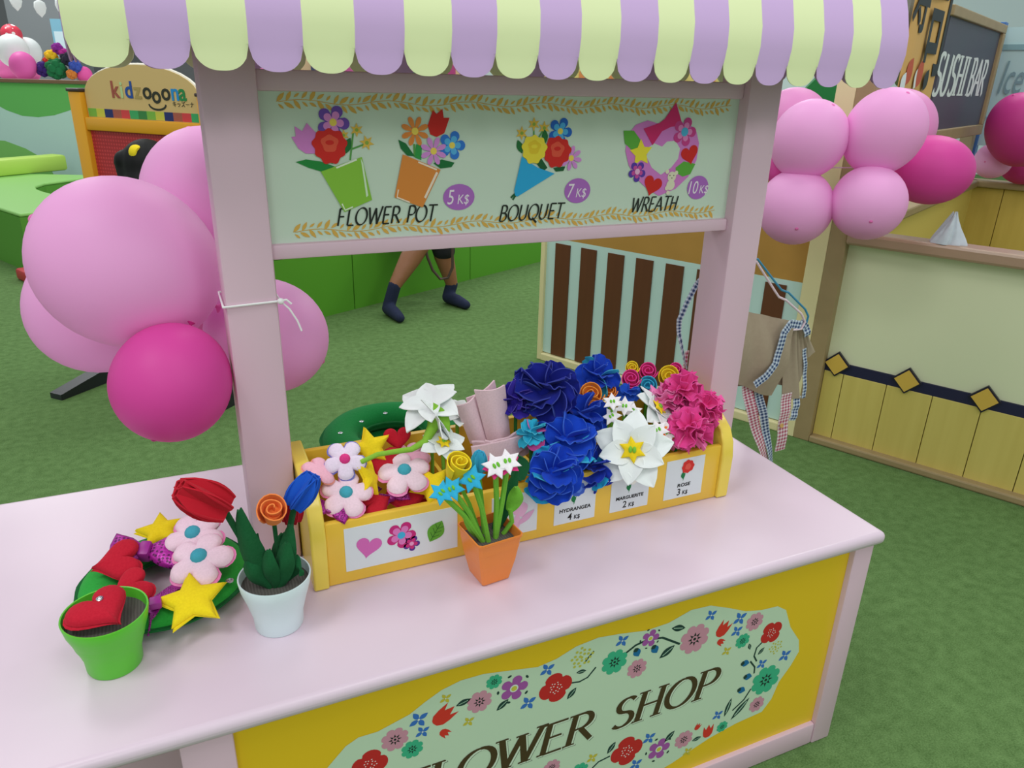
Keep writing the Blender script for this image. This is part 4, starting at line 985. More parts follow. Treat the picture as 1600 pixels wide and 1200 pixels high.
# ================================================================== ON THE COUNTER
def curved_pot(cx, cy, rb, rt, h_, col, label):
    t = thing('flower_pot', label, 'flower pot', (cx, cy, H), None)
    P = [(0, 0), (rb * .96, 0), (rb, .004), (rb * 1.03, h_ * .25), (rb + (rt - rb) * .45, h_ * .55), (rb + (rt-rb) * .85, h_ * .8), (rt, h_ * .985), (rt * .99, h_), (rt * .955, h_ * .995), (rt * .92, h_ * .80), (rt * .80, h_ * .5), (0, h_ * .5)]
    MB().lathe(P, 48).obj('pot', mat(col, .35), t, True, M=T(cx, cy, H + .0005))
    rf = rt * .925
    MB().lathe([(0, h_ * .72), (rf * .965, h_ * .74), (rf, h_ * .835), (0, h_ * .84)], 40).obj('foam', mat('#55514c', .95, 'rings', scale=60.), t, True, M=T(cx, cy, H))
    return t
GP = (-.423, .208); curved_pot(*GP, .0435, .0665, .108, '#5ec832', 'bright green plastic flower pot with a red heart in it')
hp_ = Vector((GP[0] - .006, GP[1] - .004, H + .117))
piece(0, 0, 49, 0, 'heart', '#c01830', 'red felt heart with a metal snap sitting in the green pot', axis=(-.05, -.15, 1.), roll=.9, pos=hp_, group=None, puff=.55, snap=(.15, .1))
WP = (-.152, .207); wpt = curved_pot(*WP, .043, .0635, .108, '#dceef0', 'white plastic flower pot holding felt tulips')
zf = H + .108 * .83
def leaf_blade(t, base, tip, wd, col, bend=(0, 0, 0), tw=0.):
    a, b = Vector(base), Vector(tip); mid = (a + b) / 2 + Vector(bend); d = (b - a).normalized(); sd = d.cross(FWD).normalized(); sd.rotate(Matrix.Rotation(tw, 3, d))
    nn = sd.cross(d)
    def f(u, v):
        p = a * (1-u)**2 + mid * 2*u*(1-u) + b * u*u; x = (v - .5) * 2
        return p + sd * wd * x * math.sin(PI * min(1, .12 + .86 * u)) ** .8 + nn * (wd * .5 * x * x + .12 * wd * math.sin(u * 9 + x * 2))
    MB().grid(f, 10, 5, th=.003).obj('leaf', felt(col), t, True)
def tulip(label, head_px, Y_, rpx, axis, base, col, stemcol='#14532c', leaves=(), mid=None):
    c = atY(*head_px, Y_); r = rpx * depth(c) / FPX; ax = Vector(axis).normalized(); t = thing('felt_tulip', label, 'flower', base, 'felt tulips in the white pot'); F = frame(c, ax)
    for ring_, k in ((0, 3), (1, 3)):
        for i in range(k):
            a = 2*PI*(i + .5*ring_)/k; d = F.to_3x3() @ Vector((math.cos(a), math.sin(a), 0)); yd = (ax * 1. + d * (.16 if ring_ else .28)).normalized(); zd = -(d - yd * d.dot(yd)).normalized(); xd = yd.cross(zd); s = r * 1.9
            M = Matrix((xd * s * .8, yd * s, zd * s * .8)).transposed().to_4x4(); M.translation = c - ax * r * .95 + d * r * .12
            inst('petal', pmesh('tulip', col, 0), t, M)
    MB().ball(c - ax * r * .7, r * .34, n=10).obj('calyx', felt(col), t, True)
    b = Vector(base); e = c - ax * r * .8; mm = Vector(mid) if mid else (b + e) / 2
    MB().tube([b, b.lerp(mm, .5), mm, mm.lerp(e, .55), e], .0055, 8).obj('stem', felt(stemcol), t, True)
    for l in leaves: leaf_blade(t, *l)
    return t
Yw = WP[1]
dg = '#125a30'
tulip('large red felt tulip leaning left out of the white pot', (318, 779), Yw - .005, 44, (-.62, -.05, .55), (WP[0] - .012, Yw - .004, zf), '#c4182c', leaves=[((WP[0] - .012, Yw - .01, zf), atY(372, 800, Yw - .02), .020, dg, (-.012, -.01, 0)), ((WP[0] - .02, Yw + .005, zf), atY(398, 838, Yw + .01), .018, dg, (-.02, 0, 0)), ((WP[0] - .012, Yw - .015, zf), atY(385, 880, Yw - .02), .016, dg, (-.01, -.005, .01))])
tulip('blue felt tulip tilted right over the yellow box end', (474, 768), Yw + .005, 31, (.55, 0, .75), (WP[0] + .006, Yw + .004, zf), '#1858c8', leaves=[((WP[0] + .005, Yw - .012, zf), atY(452, 822, Yw - .02), .016, dg, (.004, -.012, .01)), ((WP[0] + .012, Yw, zf), atY(468, 900, Yw - .03), .016, dg, (.02, -.01, .06))])
tulip('red felt tulip behind the blue one in the white pot', (456, 795), Yw + .035, 24, (.1, .1, 1), (WP[0] + .014, Yw + .02, zf), '#c0182e', leaves=[((WP[0] + .014, Yw + .016, zf), atY(440, 835, Yw + .02), .016, dg, (-.01, 0, 0))])
t = thing('felt_rose', 'orange felt rose standing in the white pot', 'flower', (WP[0] + .0, Yw - .012, zf))
c_ = rose(426, 795, 26, Yw - .02, '#f58a45', None, axis=tocam((-.15, .19, .8), .55), base=(WP[0] + .002, Yw - .014, zf), stem='#14532c', t=t, turns=2.6, hgt=1.25)
leaf_blade(t, (WP[0] + .002, Yw - .016, zf), atY(446, 850, Yw - .03), .017, dg, (.006, -.012, .012)); leaf_blade(t, (WP[0] - .004, Yw - .016, zf), atY(418, 862, Yw - .03), .014, dg, (-.006, -.012, .01))

# orange square pot
oc = Vector((.261, .197, H))
t = thing('flower_pot', 'orange square flower pot of small felt flowers in front of the box', 'flower pot', oc)
m = MB(); sq = lambda s, z, e=.12: [(x * s, y * s, z) for x, y in [(1-e, 1), (-1+e, 1), (-1, 1-e), (-1, -1+e), (-1+e, -1), (1-e, -1), (1, -1+e), (1, 1-e)]]
rows = [sq(.028, .0005), sq(.031, .003), sq(.0405, .05), sq(.0475, .104), sq(.0498, .106), sq(.0498, .1105), sq(.0475, .1105), sq(.0450, .080)]
vs = [p for r in rows for p in r]; fs = [tuple(range(8))[::-1]]
fs = [tuple(reversed(range(8)))]
for i in range(len(rows) - 1):
    for k in range(8): fs.append((i*8+k, i*8+(k+1) % 8, (i+1)*8+(k+1) % 8, (i+1)*8+k))
MO = T(*oc) @ Matrix.Rotation(math.radians(6), 4, 'Z')
m.add(vs, fs); m.obj('pot', mat('#f08a38', .3), t, False, M=MO)
m = MB(); m.add([p for p in sq(.0448, .090)] + [p for p in sq(.036, .06)], [tuple(range(8)), tuple(range(8, 16))[::-1]] + [(k, k + 8, (k+1) % 8 + 8, (k+1) % 8) for k in range(8)])
m.obj('foam', mat('#55514c', .95, 'rings', scale=60.), t, M=MO)
zo = H + .089; OG = 'small felt flowers in the orange pot'; lg = '#74b83a'
t = thing('felt_rose', 'yellow rolled felt rose in the orange pot', 'flower', (oc.x - .02, oc.y + .01, zo), OG)
rose(719, 722, 22, oc.y - .0, '#f6da24', None, axis=(.1, -.5, 1), base=(oc.x - .016, oc.y + .004, zo), stem=lg, t=t, turns=2.6, hgt=1.7)
leaf_blade(t, (oc.x - .018, oc.y, zo), atY(725, 800, oc.y - .005), .010, lg, (-.006, -.006, 0))
t = tulip('cyan felt tulip behind the yellow rose in the orange pot', (748, 722), oc.y + .03, 18, (.1, .1, 1), (oc.x - .004, oc.y + .018, zo), '#38a8cc', lg)
t['group'] = OG
florets([(737, 748)], oc.y - .02, 'cyan star flower nearest the middle of the orange pot', '#34b0da', None, 24, OG, (oc.x - .008, oc.y - .012, zo), .2)
florets([(690, 770), (706, 764)], oc.y - .02, 'pair of cyan star flowers drooping left from the orange pot', '#34b0da', None, 22, OG, (oc.x - .018, oc.y - .008, zo), .2)
t = florets([(775, 728), (793, 722)], oc.y - .015, 'two white star flowers with hot pink backing in the orange pot', '#f7eef4', '#e63a88', 24, OG, (oc.x + .010, oc.y - .006, zo), .4)
t = thing('felt_leaf', 'light green felt leaf on a stem at the right of the orange pot', 'leaf', (oc.x + .03, oc.y, zo))
MB().tube([(oc.x + .030, oc.y + .002, zo), atY(800, 815, oc.y), atY(797, 795, oc.y)], .005, 8).obj('stem', felt(lg), t, True); leaf_blade(t, atY(796, 800, oc.y), atY(806, 762, oc.y - .004), .015, lg, (.012, 0, 0))
t = thing('felt_leaf', 'dark green felt leaf standing behind the white star flowers', 'leaf', (oc.x + .024, oc.y + .018, zo))
leaf_blade(t, (oc.x + .018, oc.y + .018, zo), atY(808, 735, oc.y + .02), .014, dg, (.006, 0, 0))

# decorated wreath lying on the counter
wcn = Vector((-.338, .388, H + .026))
dw, FW = ring(wcn, .110, .041, (0, 0, 1), '#2aa03a', 'decorated_wreath', 'green felt wreath lying flat on the counter behind the pots', .56, '#11602e')
snap_on(dw, atZ(359, 908, H + .052), (0, 0, 1), .007)
WG = 'felt decorations on the flat wreath'; zt_ = H + .062
Zp = lambda x, y, z=zt_: atZ(x, y, z)
piece(0, 0, 40, 0, 'star', '#f7d91c', 'yellow felt star at the back of the flat wreath', axis=(-.1, -.25, 1), roll=.35, pos=Zp(252, 829, H + .066), group=WG)
piece(0, 0, 55, 0, 'star', '#f7d91c', 'yellow felt star at the front of the flat wreath', axis=(-.05, -.3, 1), roll=.15, pos=Zp(300, 937, H + .064), group=WG, puff=.35)
piece(0, 0, 46, 0, 'flower', '#f3d3e2', 'pale pink felt flower with teal center nearer the red tulip on the wreath', axis=(-.2, -.35, 1), ctr='#46a5b8', back='#f08cc0', pos=Zp(304, 838, H + .088), group=WG, roll=.2)
piece(0, 0, 50, 0, 'flower', '#f3d3e2', 'pale pink felt flower with teal center overlapping the ring hole of the flat wreath', axis=(-.2, -.35, 1), ctr='#46a5b8', back='#f08cc0', pos=Zp(314, 875, H + .086), group=WG, roll=.6)
piece(0, 0, 40, 0, 'heart', '#c01830', 'red felt heart at the left of the flat wreath', axis=(-.1, -.4, 1), roll=-1.3, pos=Zp(187, 876, H + .078), group=WG)
piece(0, 0, 36, 0, 'heart', '#c01830', 'red felt heart on the flat wreath just behind the green pot', axis=(-.1, -.4, 1), roll=-1.0, pos=Zp(207, 917, H + .066), group=WG)
piece(0, 0, 56, 0, 'bow', '#b0229c', 'big purple sequin bow behind the red heart on the flat wreath', axis=(-.1, -.4, 1), roll=-.1, pos=Zp(228, 862, H + .07), group=WG)
rb = thing('sequin_ribbon', 'purple sequin ribbon draped over the ring beside the front star', 'ribbon', Zp(240, 940, H + .07), WG)
sq_m = mat('#9a1c8c', .35, 'sequin', '#5c0a52', 260.)
rp_ = [Zp(297, 908, H + .052), Zp(270, 920, H + .062), Zp(248, 936, H + .064), Zp(236, 958, H + .056), Zp(231, 988, H + .018)]
def strip(pts, wd, th, side=None):
    P = [Vector(p) for p in pts]; n = (len(P) - 1)
    def pt(u):
        q = u * n; i = min(int(q), n - 1); return P[i].lerp(P[i+1], q - i)
    def f(u, v):
        p = pt(u); d = (pt(min(1, u + .02)) - pt(max(0, u - .02))).normalized(); s = (side or d.cross(Vector((0, 0, 1)))).normalized(); return p + s * wd * (v - .5)
    mb = MB(); mb.grid(f, n * 6, 2, th=th); return mb, f
mb, _ = strip(rp_, .022, .003); mb.obj('band', sq_m, rb, True)
MB().box(-.010, -.012, -.007, .010, .012, .007, bev=.003).obj('knot', mat('#a02a92', .4), rb, True, M=T(*Zp(243, 942, H + .068)))

# ================================================================== BALLOONS
def balloon(x, y, rx, ry, D, col, label, group, tip=None, rot=0., tipcol=None, name='balloon'):
    """ellipse in the picture -> a balloon of its own size at distance D, crown turned along tip"""
    c = atD(x, y, D); a = max(rx, ry) * D / FPX; b = min(rx, ry) * D / FPX
    ax = (RIGHT * tip[0] + DOWN * tip[1] - FWD * tip[2]).normalized() if tip else Vector((0, 0, 1))
    t = thing(name, label, 'balloon', c, group)
    lx = a if abs(a - b) < 1e-6 else a
    prof = []
    for i in range(25):
        th = PI * i / 24; z = math.cos(th); r = math.sin(th)
        prof.append((r * b, z * a * (1.0 if z > 0 else 1.06)))
    prof = [(max(r, 0), z) for r, z in prof][::-1]; prof[0] = (0., prof[0][1]); prof[-1] = (0., prof[-1][1])
    MB().lathe(prof, 40).obj('skin', mat(col, .48, 'balloon', spec=.3), t, True, M=frame(c, ax))
    MB().lathe([(0, -.6), (.5, -.55), (1., 0), (.45, .35), (0, .4)], 14).obj('crown', mat(tipcol or '#ee72bb', .45), t, True, M=frame(c + ax * a * 1.0, ax, sc_=b * .05))
    MB().lathe([(0, 0), (.3, 0), (.35, .5), (1., 1.1), (0.9, 1.25), (0, 1.2)], 12).obj('knot', mat(tipcol or '#ee72bb', .45), t, True, M=frame(c - ax * a * 1.05, -ax, sc_=b * .07))
    return t
PK, HP = '#ffb8ee', '#e84eac'
LG = 'pink balloons tied to the left post'
balloon(196, 411, 137, 130, 1.42, PK, 'largest pale pink balloon in front of the left cluster', LG, tip=(-.75, -.4, .5))
balloon(330, 308, 102, 106, 1.72, PK, 'pale pink balloon half behind the top of the left post', LG, tip=(-.2, -.8, .2))
balloon(170, 470, 122, 108, 1.70, PK, 'pale pink balloon mostly behind the largest one', LG, tip=(-.6, .4, .1))
balloon(268, 600, 91, 89, 1.37, HP, 'hot pink balloon hanging lowest in the left cluster', LG, tip=(-.2, .9, .2), tipcol='#c22c84')
balloon(420, 525, 92, 88, 1.66, PK, 'pale pink balloon on the right of the left post', LG, tip=(.6, .3, -.2))
balloon(366, 505, 60, 56, 1.95, '#f27cc6', 'medium pink balloon squeezed behind the left post', LG, tip=(0, .6, -.5))
RG = 'pink balloons around the booth corner post'
balloon(1265, 217, 60, 57, 2.78, PK, 'pale pink balloon upper left in the corner-post cluster', RG, tip=(.3, -.6, .7))
balloon(1382, 205, 66, 60, 2.72, PK, 'pale pink balloon upper right in the corner-post cluster', RG, tip=(.15, -.6, .75))
balloon(1398, 200, 62, 58, 3.2, '#f2a0d8', 'pale pink balloon just behind the upper right one', RG, tip=(.8, -.3, -.2))
balloon(1240, 195, 56, 53, 3.0, '#f2a0d8', 'pale pink balloon behind the upper left one', RG, tip=(-.2, -.8, -.2))
balloon(1243, 324, 58, 57, 2.86, PK, 'pale pink balloon lower left in the corner-post cluster', RG, tip=(-.2, .65, .6))
balloon(1357, 317, 59, 56, 2.76, PK, 'pale pink balloon lower right in the corner-post cluster', RG, tip=(-.25, .6, .65))
balloon(1455, 266, 66, 52, 2.95, HP, 'hot pink balloon sticking out to the right of the corner-post cluster', RG, tip=(.9, .05, -.15), tipcol='#c22c84')
balloon(1213, 258, 27, 25, 2.9, '#ec64b8', 'medium pink balloon behind the left pair by the post', RG, tip=(-.9, 0, -.2))
MB().tube([atD(1240, 258, 2.86), atD(1300, 262, 2.84), atD(1340, 262, 2.86)], .002, 6).obj('balloon_string', sm, None, base=atD(1300, 262, 2.84), label='thin white string linking the balloons across the corner post', cat='string')
FG = 'pink balloons on the rear booth wall'
balloon(1592, 202, 56, 46, 4.6, '#d8409a', 'hot pink balloon at the right edge above the rear wall', FG, tip=(-.4, -.7, .4), tipcol='#c22c84')
balloon(1552, 251, 30, 27, 4.88, PK, 'small pale pink balloon resting on the rear wall rail', FG, tip=(-.7, .2, .5))
balloon(1600, 252, 38, 34, 5.0, '#d8409a', 'hot pink balloon low at the right edge behind the small pale one', FG, tip=(.3, .5, .4), tipcol='#c22c84')

# ================================================================== APRONS ON HANGERS
def hanger(pts, Y_, col, label, hook):
    P = [atY(*q, Y_) for q in pts]; top = P[0]; L_ = [Vector((hook.x - .3 * (p.x - hook.x), p.y, p.z)) for p in P]
    t = thing('clothes_hanger', label, 'hanger', hook, 'hangers on the right post')
    mat_ = paint(col, .35)
    apex = Vector((hook.x, Y_, max(p.z for p in P) + .012))
    MB().tube([apex] + P, .0032, 8).obj('arm', mat_, t, True); MB().tube([apex] + L_, .0032, 8).obj('arm', mat_, t, True)
    MB().tube([P[-1], L_[-1]], .0032, 8).obj('bottom_bar', mat_, t, True)
    MB().tube([apex, apex + Vector((0, 0, .03)), apex + Vector((0, -.012, .045)), hook + Vector((0, .0, .004))], .0028, 8).obj('hook', mat_, t, True)
PB = YP + .101
hk = Vector((1.135, .535, 1.165))
hanger([(1182, 409), (1211, 455), (1217, 464), (1228, 469), (1252, 490), (1258, 503), (1252, 514)], .555, '#e8d2dc', 'pale pink wire hanger holding the aprons behind the right post', hk)
hanger([(1184, 405), (1213, 443), (1221, 453), (1232, 457), (1258, 483), (1263, 494), (1260, 505)], .60, '#3f8fb4', 'blue wire hanger behind the pale pink one', hk + Vector((.006, .01, .0)))
MB().tube([(1.02, .46, 1.162), (1.140, .545, 1.164)], .004, 8).obj('wall_peg', mat('#bbbbbb', .3, 'metal'), None, base=(1.02, .46, 1.162), label='metal peg sticking out behind the right post', cat='peg')
khaki = mat('#a5957f', .9, 'noise', scale=90., amt=.06, spec=.15)
BG = mat('#27406e', .85, 'gingham', '#cfdcea', 95.); RGm = mat('#b04a66', .85, 'gingham', '#eadfe2', 95.)
ap = thing('apron', 'khaki apron with gingham trim folded over the hangers behind the right post', 'apron', atY(1190, 480, .57))
def cloth(tl, tr, br, bl, Y_, rip=.006, k=9., name='cloth', m=khaki, curl=0., dy=0.):
    a, b, c, d = [atY(*q, Y_) for q in (tl, tr, br, bl)]
    def f(u, v):
        p = a.lerp(b, u).lerp(d.lerp(c, u), v); return p + Vector((0, rip * (math.sin(k * u + 1.5 * v) + .7 * math.sin(2.3 * k * u * (1 - .5 * v) + 4 * v)) * (1.2 - .8 * v) - curl * math.sin(PI * v) + dy * v, -.006 * math.sin(k * u * .7) * v))
    return MB().grid(f, 22, 14, th=.003).obj(name, m, ap, True)
cloth((1100, 474), (1240, 502), (1206, 617), (1100, 590), .548, .006, 13., 'front_panel', curl=.026)
cloth((1130, 480), (1246, 504), (1240, 600), (1130, 600), .585, .005, 12., 'back_panel')
cloth((1228, 512), (1246, 508), (1249, 626), (1222, 618), .566, .004, 7., 'side_fold')
cloth((1243, 508), (1256, 512), (1263, 556), (1247, 600), .578, .004, 9., 'side_fold')
cloth((1252, 512), (1262, 520), (1273, 553), (1258, 556), .585, .003, 7., 'corner_fold')
def gstrip(pts, wpx, Y_, m, name='strap', parent=ap, twist=0.):
    P = [atY(*q, Y_) for q in pts]; n = len(P) - 1; wd = wpx * depth(P[0]) / FPX; nu = n * 6
    acc = [0.]
    for i in range(n): acc.append(acc[-1] + (P[i+1] - P[i]).length)
    def pt(u): q = u * n; i = min(int(q), n - 1); return P[i].lerp(P[i+1], q - i)
    mb = MB(); uv = []
    def f(u, v):
        p = pt(u); d = (pt(min(1, u + .03)) - pt(max(0, u - .03))).normalized(); s = d.cross(Vector((0, 1, 0))).normalized(); s.rotate(Matrix.Rotation(twist * math.sin(u * 5), 3, d))
        uv.append((acc[-1] * u, wd * v)); return p + s * wd * (v - .5) + Vector((0, .002 * math.sin(u * 14), 0))
    mb.grid(f, nu, 3, th=.0022); mb.uv = uv + uv
    return mb.obj(name, m, parent, True)
gstrip([(1252, 508), (1236, 506), (1224, 520), (1219, 545), (1212, 568), (1196, 588), (1180, 602)], 13, .508, BG, 'trim')
gstrip([(1250, 504), (1260, 512), (1262, 525)], 12, .56, BG, 'trim')
gstrip([(1257, 545), (1258, 580), (1256, 622)], 7, .572, BG, 'trim')
gstrip([(1166, 600), (1174, 640), (1184, 680), (1197, 722)], 17, .56, RGm, twist=.4); gstrip([(1184, 608), (1192, 645), (1200, 690), (1206, 730)], 13, .565, BG, twist=.5)
o = gstrip([(1230, 615), (1225, 655), (1219, 704)], 20, .56, RGm)
gstrip([(1246, 620), (1243, 640), (1238, 657)], 13, .568, BG)
gstrip([(1100, 432), (1088, 446), (1073, 472), (1062, 500), (1061, 522), (1068, 560), (1074, 575)], 8, .55, BG, twist=.9); gstrip([(1074, 548), (1068, 580), (1064, 610)], 7, .553, RGm)
p = atY(1221, 665, .555); MB().lathe([(0, 0), (.006, 0), (.0075, .0015), (.006, .003), (0, .002)], 16).obj('button', mat('#cfa45e', .4), ap, True, M=frame(p, (0, -1, .2)))

# cloth resting on the half wall rail
q = loc_px(ML, 1480, 369, .0); cp = ML @ Vector((q.x, .0, 1.0))
def tent(u, v):
    a = 2 * PI * u; rr = (1 - .82 * v ** 1.3) * (1 + .20 * math.sin(3 * a + 1) + .12 * math.sin(7 * a + 2 * v) + .05 * math.sin(12 * a)); tw = .5 * v; return (.058 * rr * math.cos(a + tw) * (1 - .35 * v) + .010 * v, .034 * rr * math.sin(a + tw), .128 * v - .018 * v * (math.sin(2 * a + 1) ** 2) + .006 * math.sin(5 * a) * v * (1 - v))
MB().grid(tent, 40, 10, cu=True, th=.002).obj('draped_cloth', mat('#c3ccd4', .85, 'noise', scale=40., amt=.15), None, True, M=ML @ T(q.x, .0, 1.0), label='crumpled grey white cloth standing on the yellow half wall rail', cat='cloth')

# ================================================================== GAME PANEL BY THE BENCH
mx = Vector((.68, -.733, 0)).normalized(); my = Vector((-mx.y, mx.x, 0))
MM = Matrix(((mx.x, my.x, 0, -.586), (mx.y, my.y, 0, 3.503), (0, 0, 1, 0), (0, 0, 0, 1)))
gp = thing('game_panel', 'red pegboard play panel with yellow frame and arched kidzooona header', 'play panel', M=MM)
yw = paint('#e8a41c', .4)
WG_ = .89
for x in (0, WG_ - .08): MB().box(x, -.04, .05, x + .08, .04, 1.46, bev=.006).obj('post', yw, gp, True, M=MM); MB().box(x - .004, -.045, 1.46, x + .084, .045, 1.475, bev=.004).obj('post_cap', paint('#3c2c2c'), gp, True, M=MM); 
for x in (.0, WG_ - .08):
    m = MB(); m.prism([(-.45, 0), (.45, 0), (.45, .03), (.1, .09), (-.1, .09), (-.45, .03)], x + .0, x + .08); m.obj('foot', mat('#26282e', .45), gp, M=MM @ Matrix(((0, 0, 1, 0), (1, 0, 0, 0), (0, 1, 0, 0), (0, 0, 0, 1))))
MB().box(.08, -.035, 1.285, WG_ - .08, .035, 1.345, bev=.006).obj('rail', yw, gp, True, M=MM)
MB().box(.08, -.035, .30, WG_ - .08, .035, .36, bev=.006).obj('rail', yw, gp, True, M=MM)
MB().box(.08, -.012, .36, WG_ - .08, .012, 1.285).obj('pegboard', mat('#e0484c', .5, 'mesh', '#b02a32', 58.), gp, M=MM)
hd = [(.085, 1.345), (WG_ - .085, 1.345), (WG_ - .085, 1.46)] + [(WG_ / 2 + .36 * math.cos(a), 1.455 + .132 * math.sin(a)) for a in [PI * i / 16 for i in range(17)]] + [(.085, 1.46)]
MX = MM @ Matrix(((1, 0, 0, 0), (0, 0, -1, 0), (0, 1, 0, 0), (0, 0, 0, 1)))
hdr = MB().prism(hd, -.012, .012).obj('header', paint('#d8b878', .5), gp, M=MX)
MB().tube([(x, y, 0) for x, y in hd[3:20]], .008, 8).obj('header_edge', paint('#f2ecdc'), gp, True, M=MX)
sqc = ['#7ab648', '#c8c84a', '#26346e', '#a85c4c', '#d0464a', '#3fa866', '#3a8448', '#7ab648', '#c8c84a', '#26346e', '#a85c4c', '#d0464a', '#3fa866']
for i, c in enumerate(sqc): MB().box(.09 + .0545 * i, 1.348, .0, .09 + .0545 * (i + 1), 1.386, .0135).obj('colour_square', inkm(c), hdr, M=MX)
MXf = MX @ T(0, 0, .0126); ik = Ink(MXf)
for ch, x, y, c in (('k', 175, 152, '#a8584a'), ('i', 189, 152.5, '#b9d69a'), ('d', 196.5, 152.5, '#2a52a0'), ('z', 211, 153.5, '#b0995a'), ('o', 224, 154, '#34362c'), ('o', 238.5, 160.5, '#34362c'), ('o', 253, 156, '#34362c'), ('n', 268, 156.5, '#2a8fd0'), ('a', 280.5, 157, '#2e8a4c')):
    a = ik.px(x, y); text_obj('letter', ch, .105, c, MXf @ T(a[0], a[1], .001), hdr, bold=.002, ext=.0008, sx=1.0)
c0 = ik.px(246, 163); ik.begin('smile'); ik.stroke([(c0[0] + .052 * math.cos(a), c0[1] + .024 * math.sin(a)) for a in [PI + PI * k / 12 for k in range(13)]], .009, '#34362c', 2)
ik.build('print', hdr)
a = ik.px(270, 166); text_obj('small_lettering', 'キッズーナ', .026, '#34362c', MXf @ T(a[0], a[1], .001), hdr, ext=.0005)

# ================================================================== PEOPLE
def body(name, caps, mat_, parent=None, vox=.012, smooth=6, **kw):
    m = MB()
    for (a, ra, b, rb) in caps:
        a, b = Vector(a), Vector(b); d = b - a; L_ = d.length; F = frame(a, d if L_ > 1e-5 else (0, 0, 1), up=(.3, .9, .2)); n = 14; pr = []
        for i in range(7): th = PI / 2 * i / 6; pr.append((ra * math.sin(th), -ra * math.cos(th)))
        for i in range(7): th = PI / 2 * i / 6; pr.append((rb * math.cos(th), L_ + rb * math.sin(th)))
        pr[0] = (0., pr[0][1]); pr[-1] = (0., pr[-1][1]); m.lathe(pr, n, M=F)
    base = kw.pop('base', None)
    o = m.obj(name, mat_, parent, 'all', base=base, **kw)
    r = o.modifiers.new('remesh', 'REMESH'); r.mode = 'VOXEL'; r.voxel_size = vox; r.use_smooth_shade = True
    s = o.modifiers.new('smooth', 'SMOOTH'); s.iterations = smooth; s.factor = .5
    return o
def hand(w_, d, side, s=1.):
    w_ = Vector(w_); d = Vector(d).normalized(); side = Vector(side).normalized(); c = [(w_, .022*s, w_ + d*.07*s, .026*s)]
    k = w_ + d * .085 * s
    for i, (o_, l) in enumerate(((-.027, .055), (-.009, .065), (.009, .06), (.026, .045))):
        b = k + side * o_ * s; c.append((b, .0085*s, b + d * l * .55 * s, .008*s)); c.append((b + d * l * .55 * s, .008*s, b + d * l * s + Vector((0, 0, -.014*s)), .007*s))
    b = w_ + d * .03 * s - side * .025 * s; c.append((b, .011*s, b - side * .03 * s + d * .035 * s, .009*s)); return c
skin = mat('#8f5f40', .55, 'noise', scale=30., amt=.05, bump=.02)
# child playing at the panel, seen from behind
hc = atD(234, 262, 3.3); fw = Vector((.45, .89, 0)).normalized(); sd = Vector((fw.y, -fw.x, 0)); G = Vector((hc.x, hc.y, 0)) - fw * .02
hz = hc.z; k_ = hz / 1.14
def B(r, f, z): return G + sd * r * k_ + fw * f * k_ + Vector((0, 0, z * k_))
caps = [(B(0, 0, .60), .095, B(0, .0, .80), .09), (B(0, 0, .80), .09, B(0, 0, .90), .085), (B(0, 0, .92), .04, B(0, 0, 1.03), .035), (hc, .088, hc + Vector((0, 0, .01)), .09), (hc + fw * .03 - Vector((0, 0, .05)), .062, hc + fw * .035 - Vector((0, 0, .04)), .06),
        (hc + fw * .098 - Vector((0, 0, .02)), .010, hc + fw * .104 - Vector((0, 0, .03)), .013)]
for s_ in (-1, 1):
    caps += [(B(s_*.05, 0, .58), .072, B(s_*.06, .01, .33), .05), (B(s_*.06, .01, .33), .05, B(s_*.06, -.01, .06), .033), (B(s_*.06, -.02, .035), .033, B(s_*.065, .10, .022), .024),
             (B(s_*.13, 0, .90), .04, B(s_*.17, .05, .72), .033), (B(s_*.17, .05, .72), .032, B(s_*.12, .10, .80), .024), (hc + sd * s_ * .09 - Vector((0, 0, .02)), .014, hc + sd * s_ * .095 + Vector((0, 0, .01)), .016)]
    caps += hand(B(s_*.12, .10, .80), fw + Vector((0, 0, .15)), sd * s_, .8)
kid = body('person', caps, skin, base=G, label='child with black tied hair facing the red pegboard', cat='person')
body('hair', [(hc - fw * .012 + Vector((0, 0, .015)), .108, hc - fw * .03 - Vector((0, 0, .06)), .098), (hc - fw * .05 - Vector((0, 0, .06)), .09, hc - fw * .06 - Vector((0, 0, .14)), .07), (atD(197, 252, 3.27), .05, atD(202, 278, 3.27), .045), (atD(212, 240, 3.25), .03, atD(196, 250, 3.25), .045)], mat('#050506', .6, spec=.3), kid, .01, 3)
m = MB(); pt_ = atD(213, 238, 3.2); m.grid(lambda u, v: ((.019 + .013 * math.cos(2*PI*v)) * math.cos(2*PI*u), (.019 + .013 * math.cos(2*PI*v)) * math.sin(2*PI*u), .02 * math.sin(2*PI*v)), 20, 10, cu=True); m.obj('hair_tie', felt('#f0d628'), kid, True, M=frame(pt_, RIGHT * .9 + DOWN * .25 - FWD * .3))
m = MB()
for s_ in (-1, 1): m.ball(hc + fw * .084 + sd * s_ * .034 + Vector((0, 0, .0)), .011, n=10)
m.obj('eyes', mat('#20160f', .2), kid, True)
body('shirt', [(B(0, 0, .62), .105, B(0, 0, .80), .10), (B(0, 0, .80), .10, B(0, 0, .88), .092), (B(-.13, 0, .895), .05, B(.13, 0, .895), .05), (B(-.13, 0, .90), .05, B(-.155, .03, .79), .046), (B(.13, 0, .90), .05, B(.155, .03, .79), .046)], mat('#3a4a6a', .85), kid, .012)
body('trousers', [(B(0, 0, .58), .105, B(0, 0, .62), .102)] + [(B(s_*.05, 0, .57), .08, B(s_*.06, .01, .3), .058) for s_ in (-1, 1)] + [(B(s_*.06, .01, .3), .058, B(s_*.06, -.01, .1), .045) for s_ in (-1, 1)], mat('#2a2c34', .85), kid, .012)

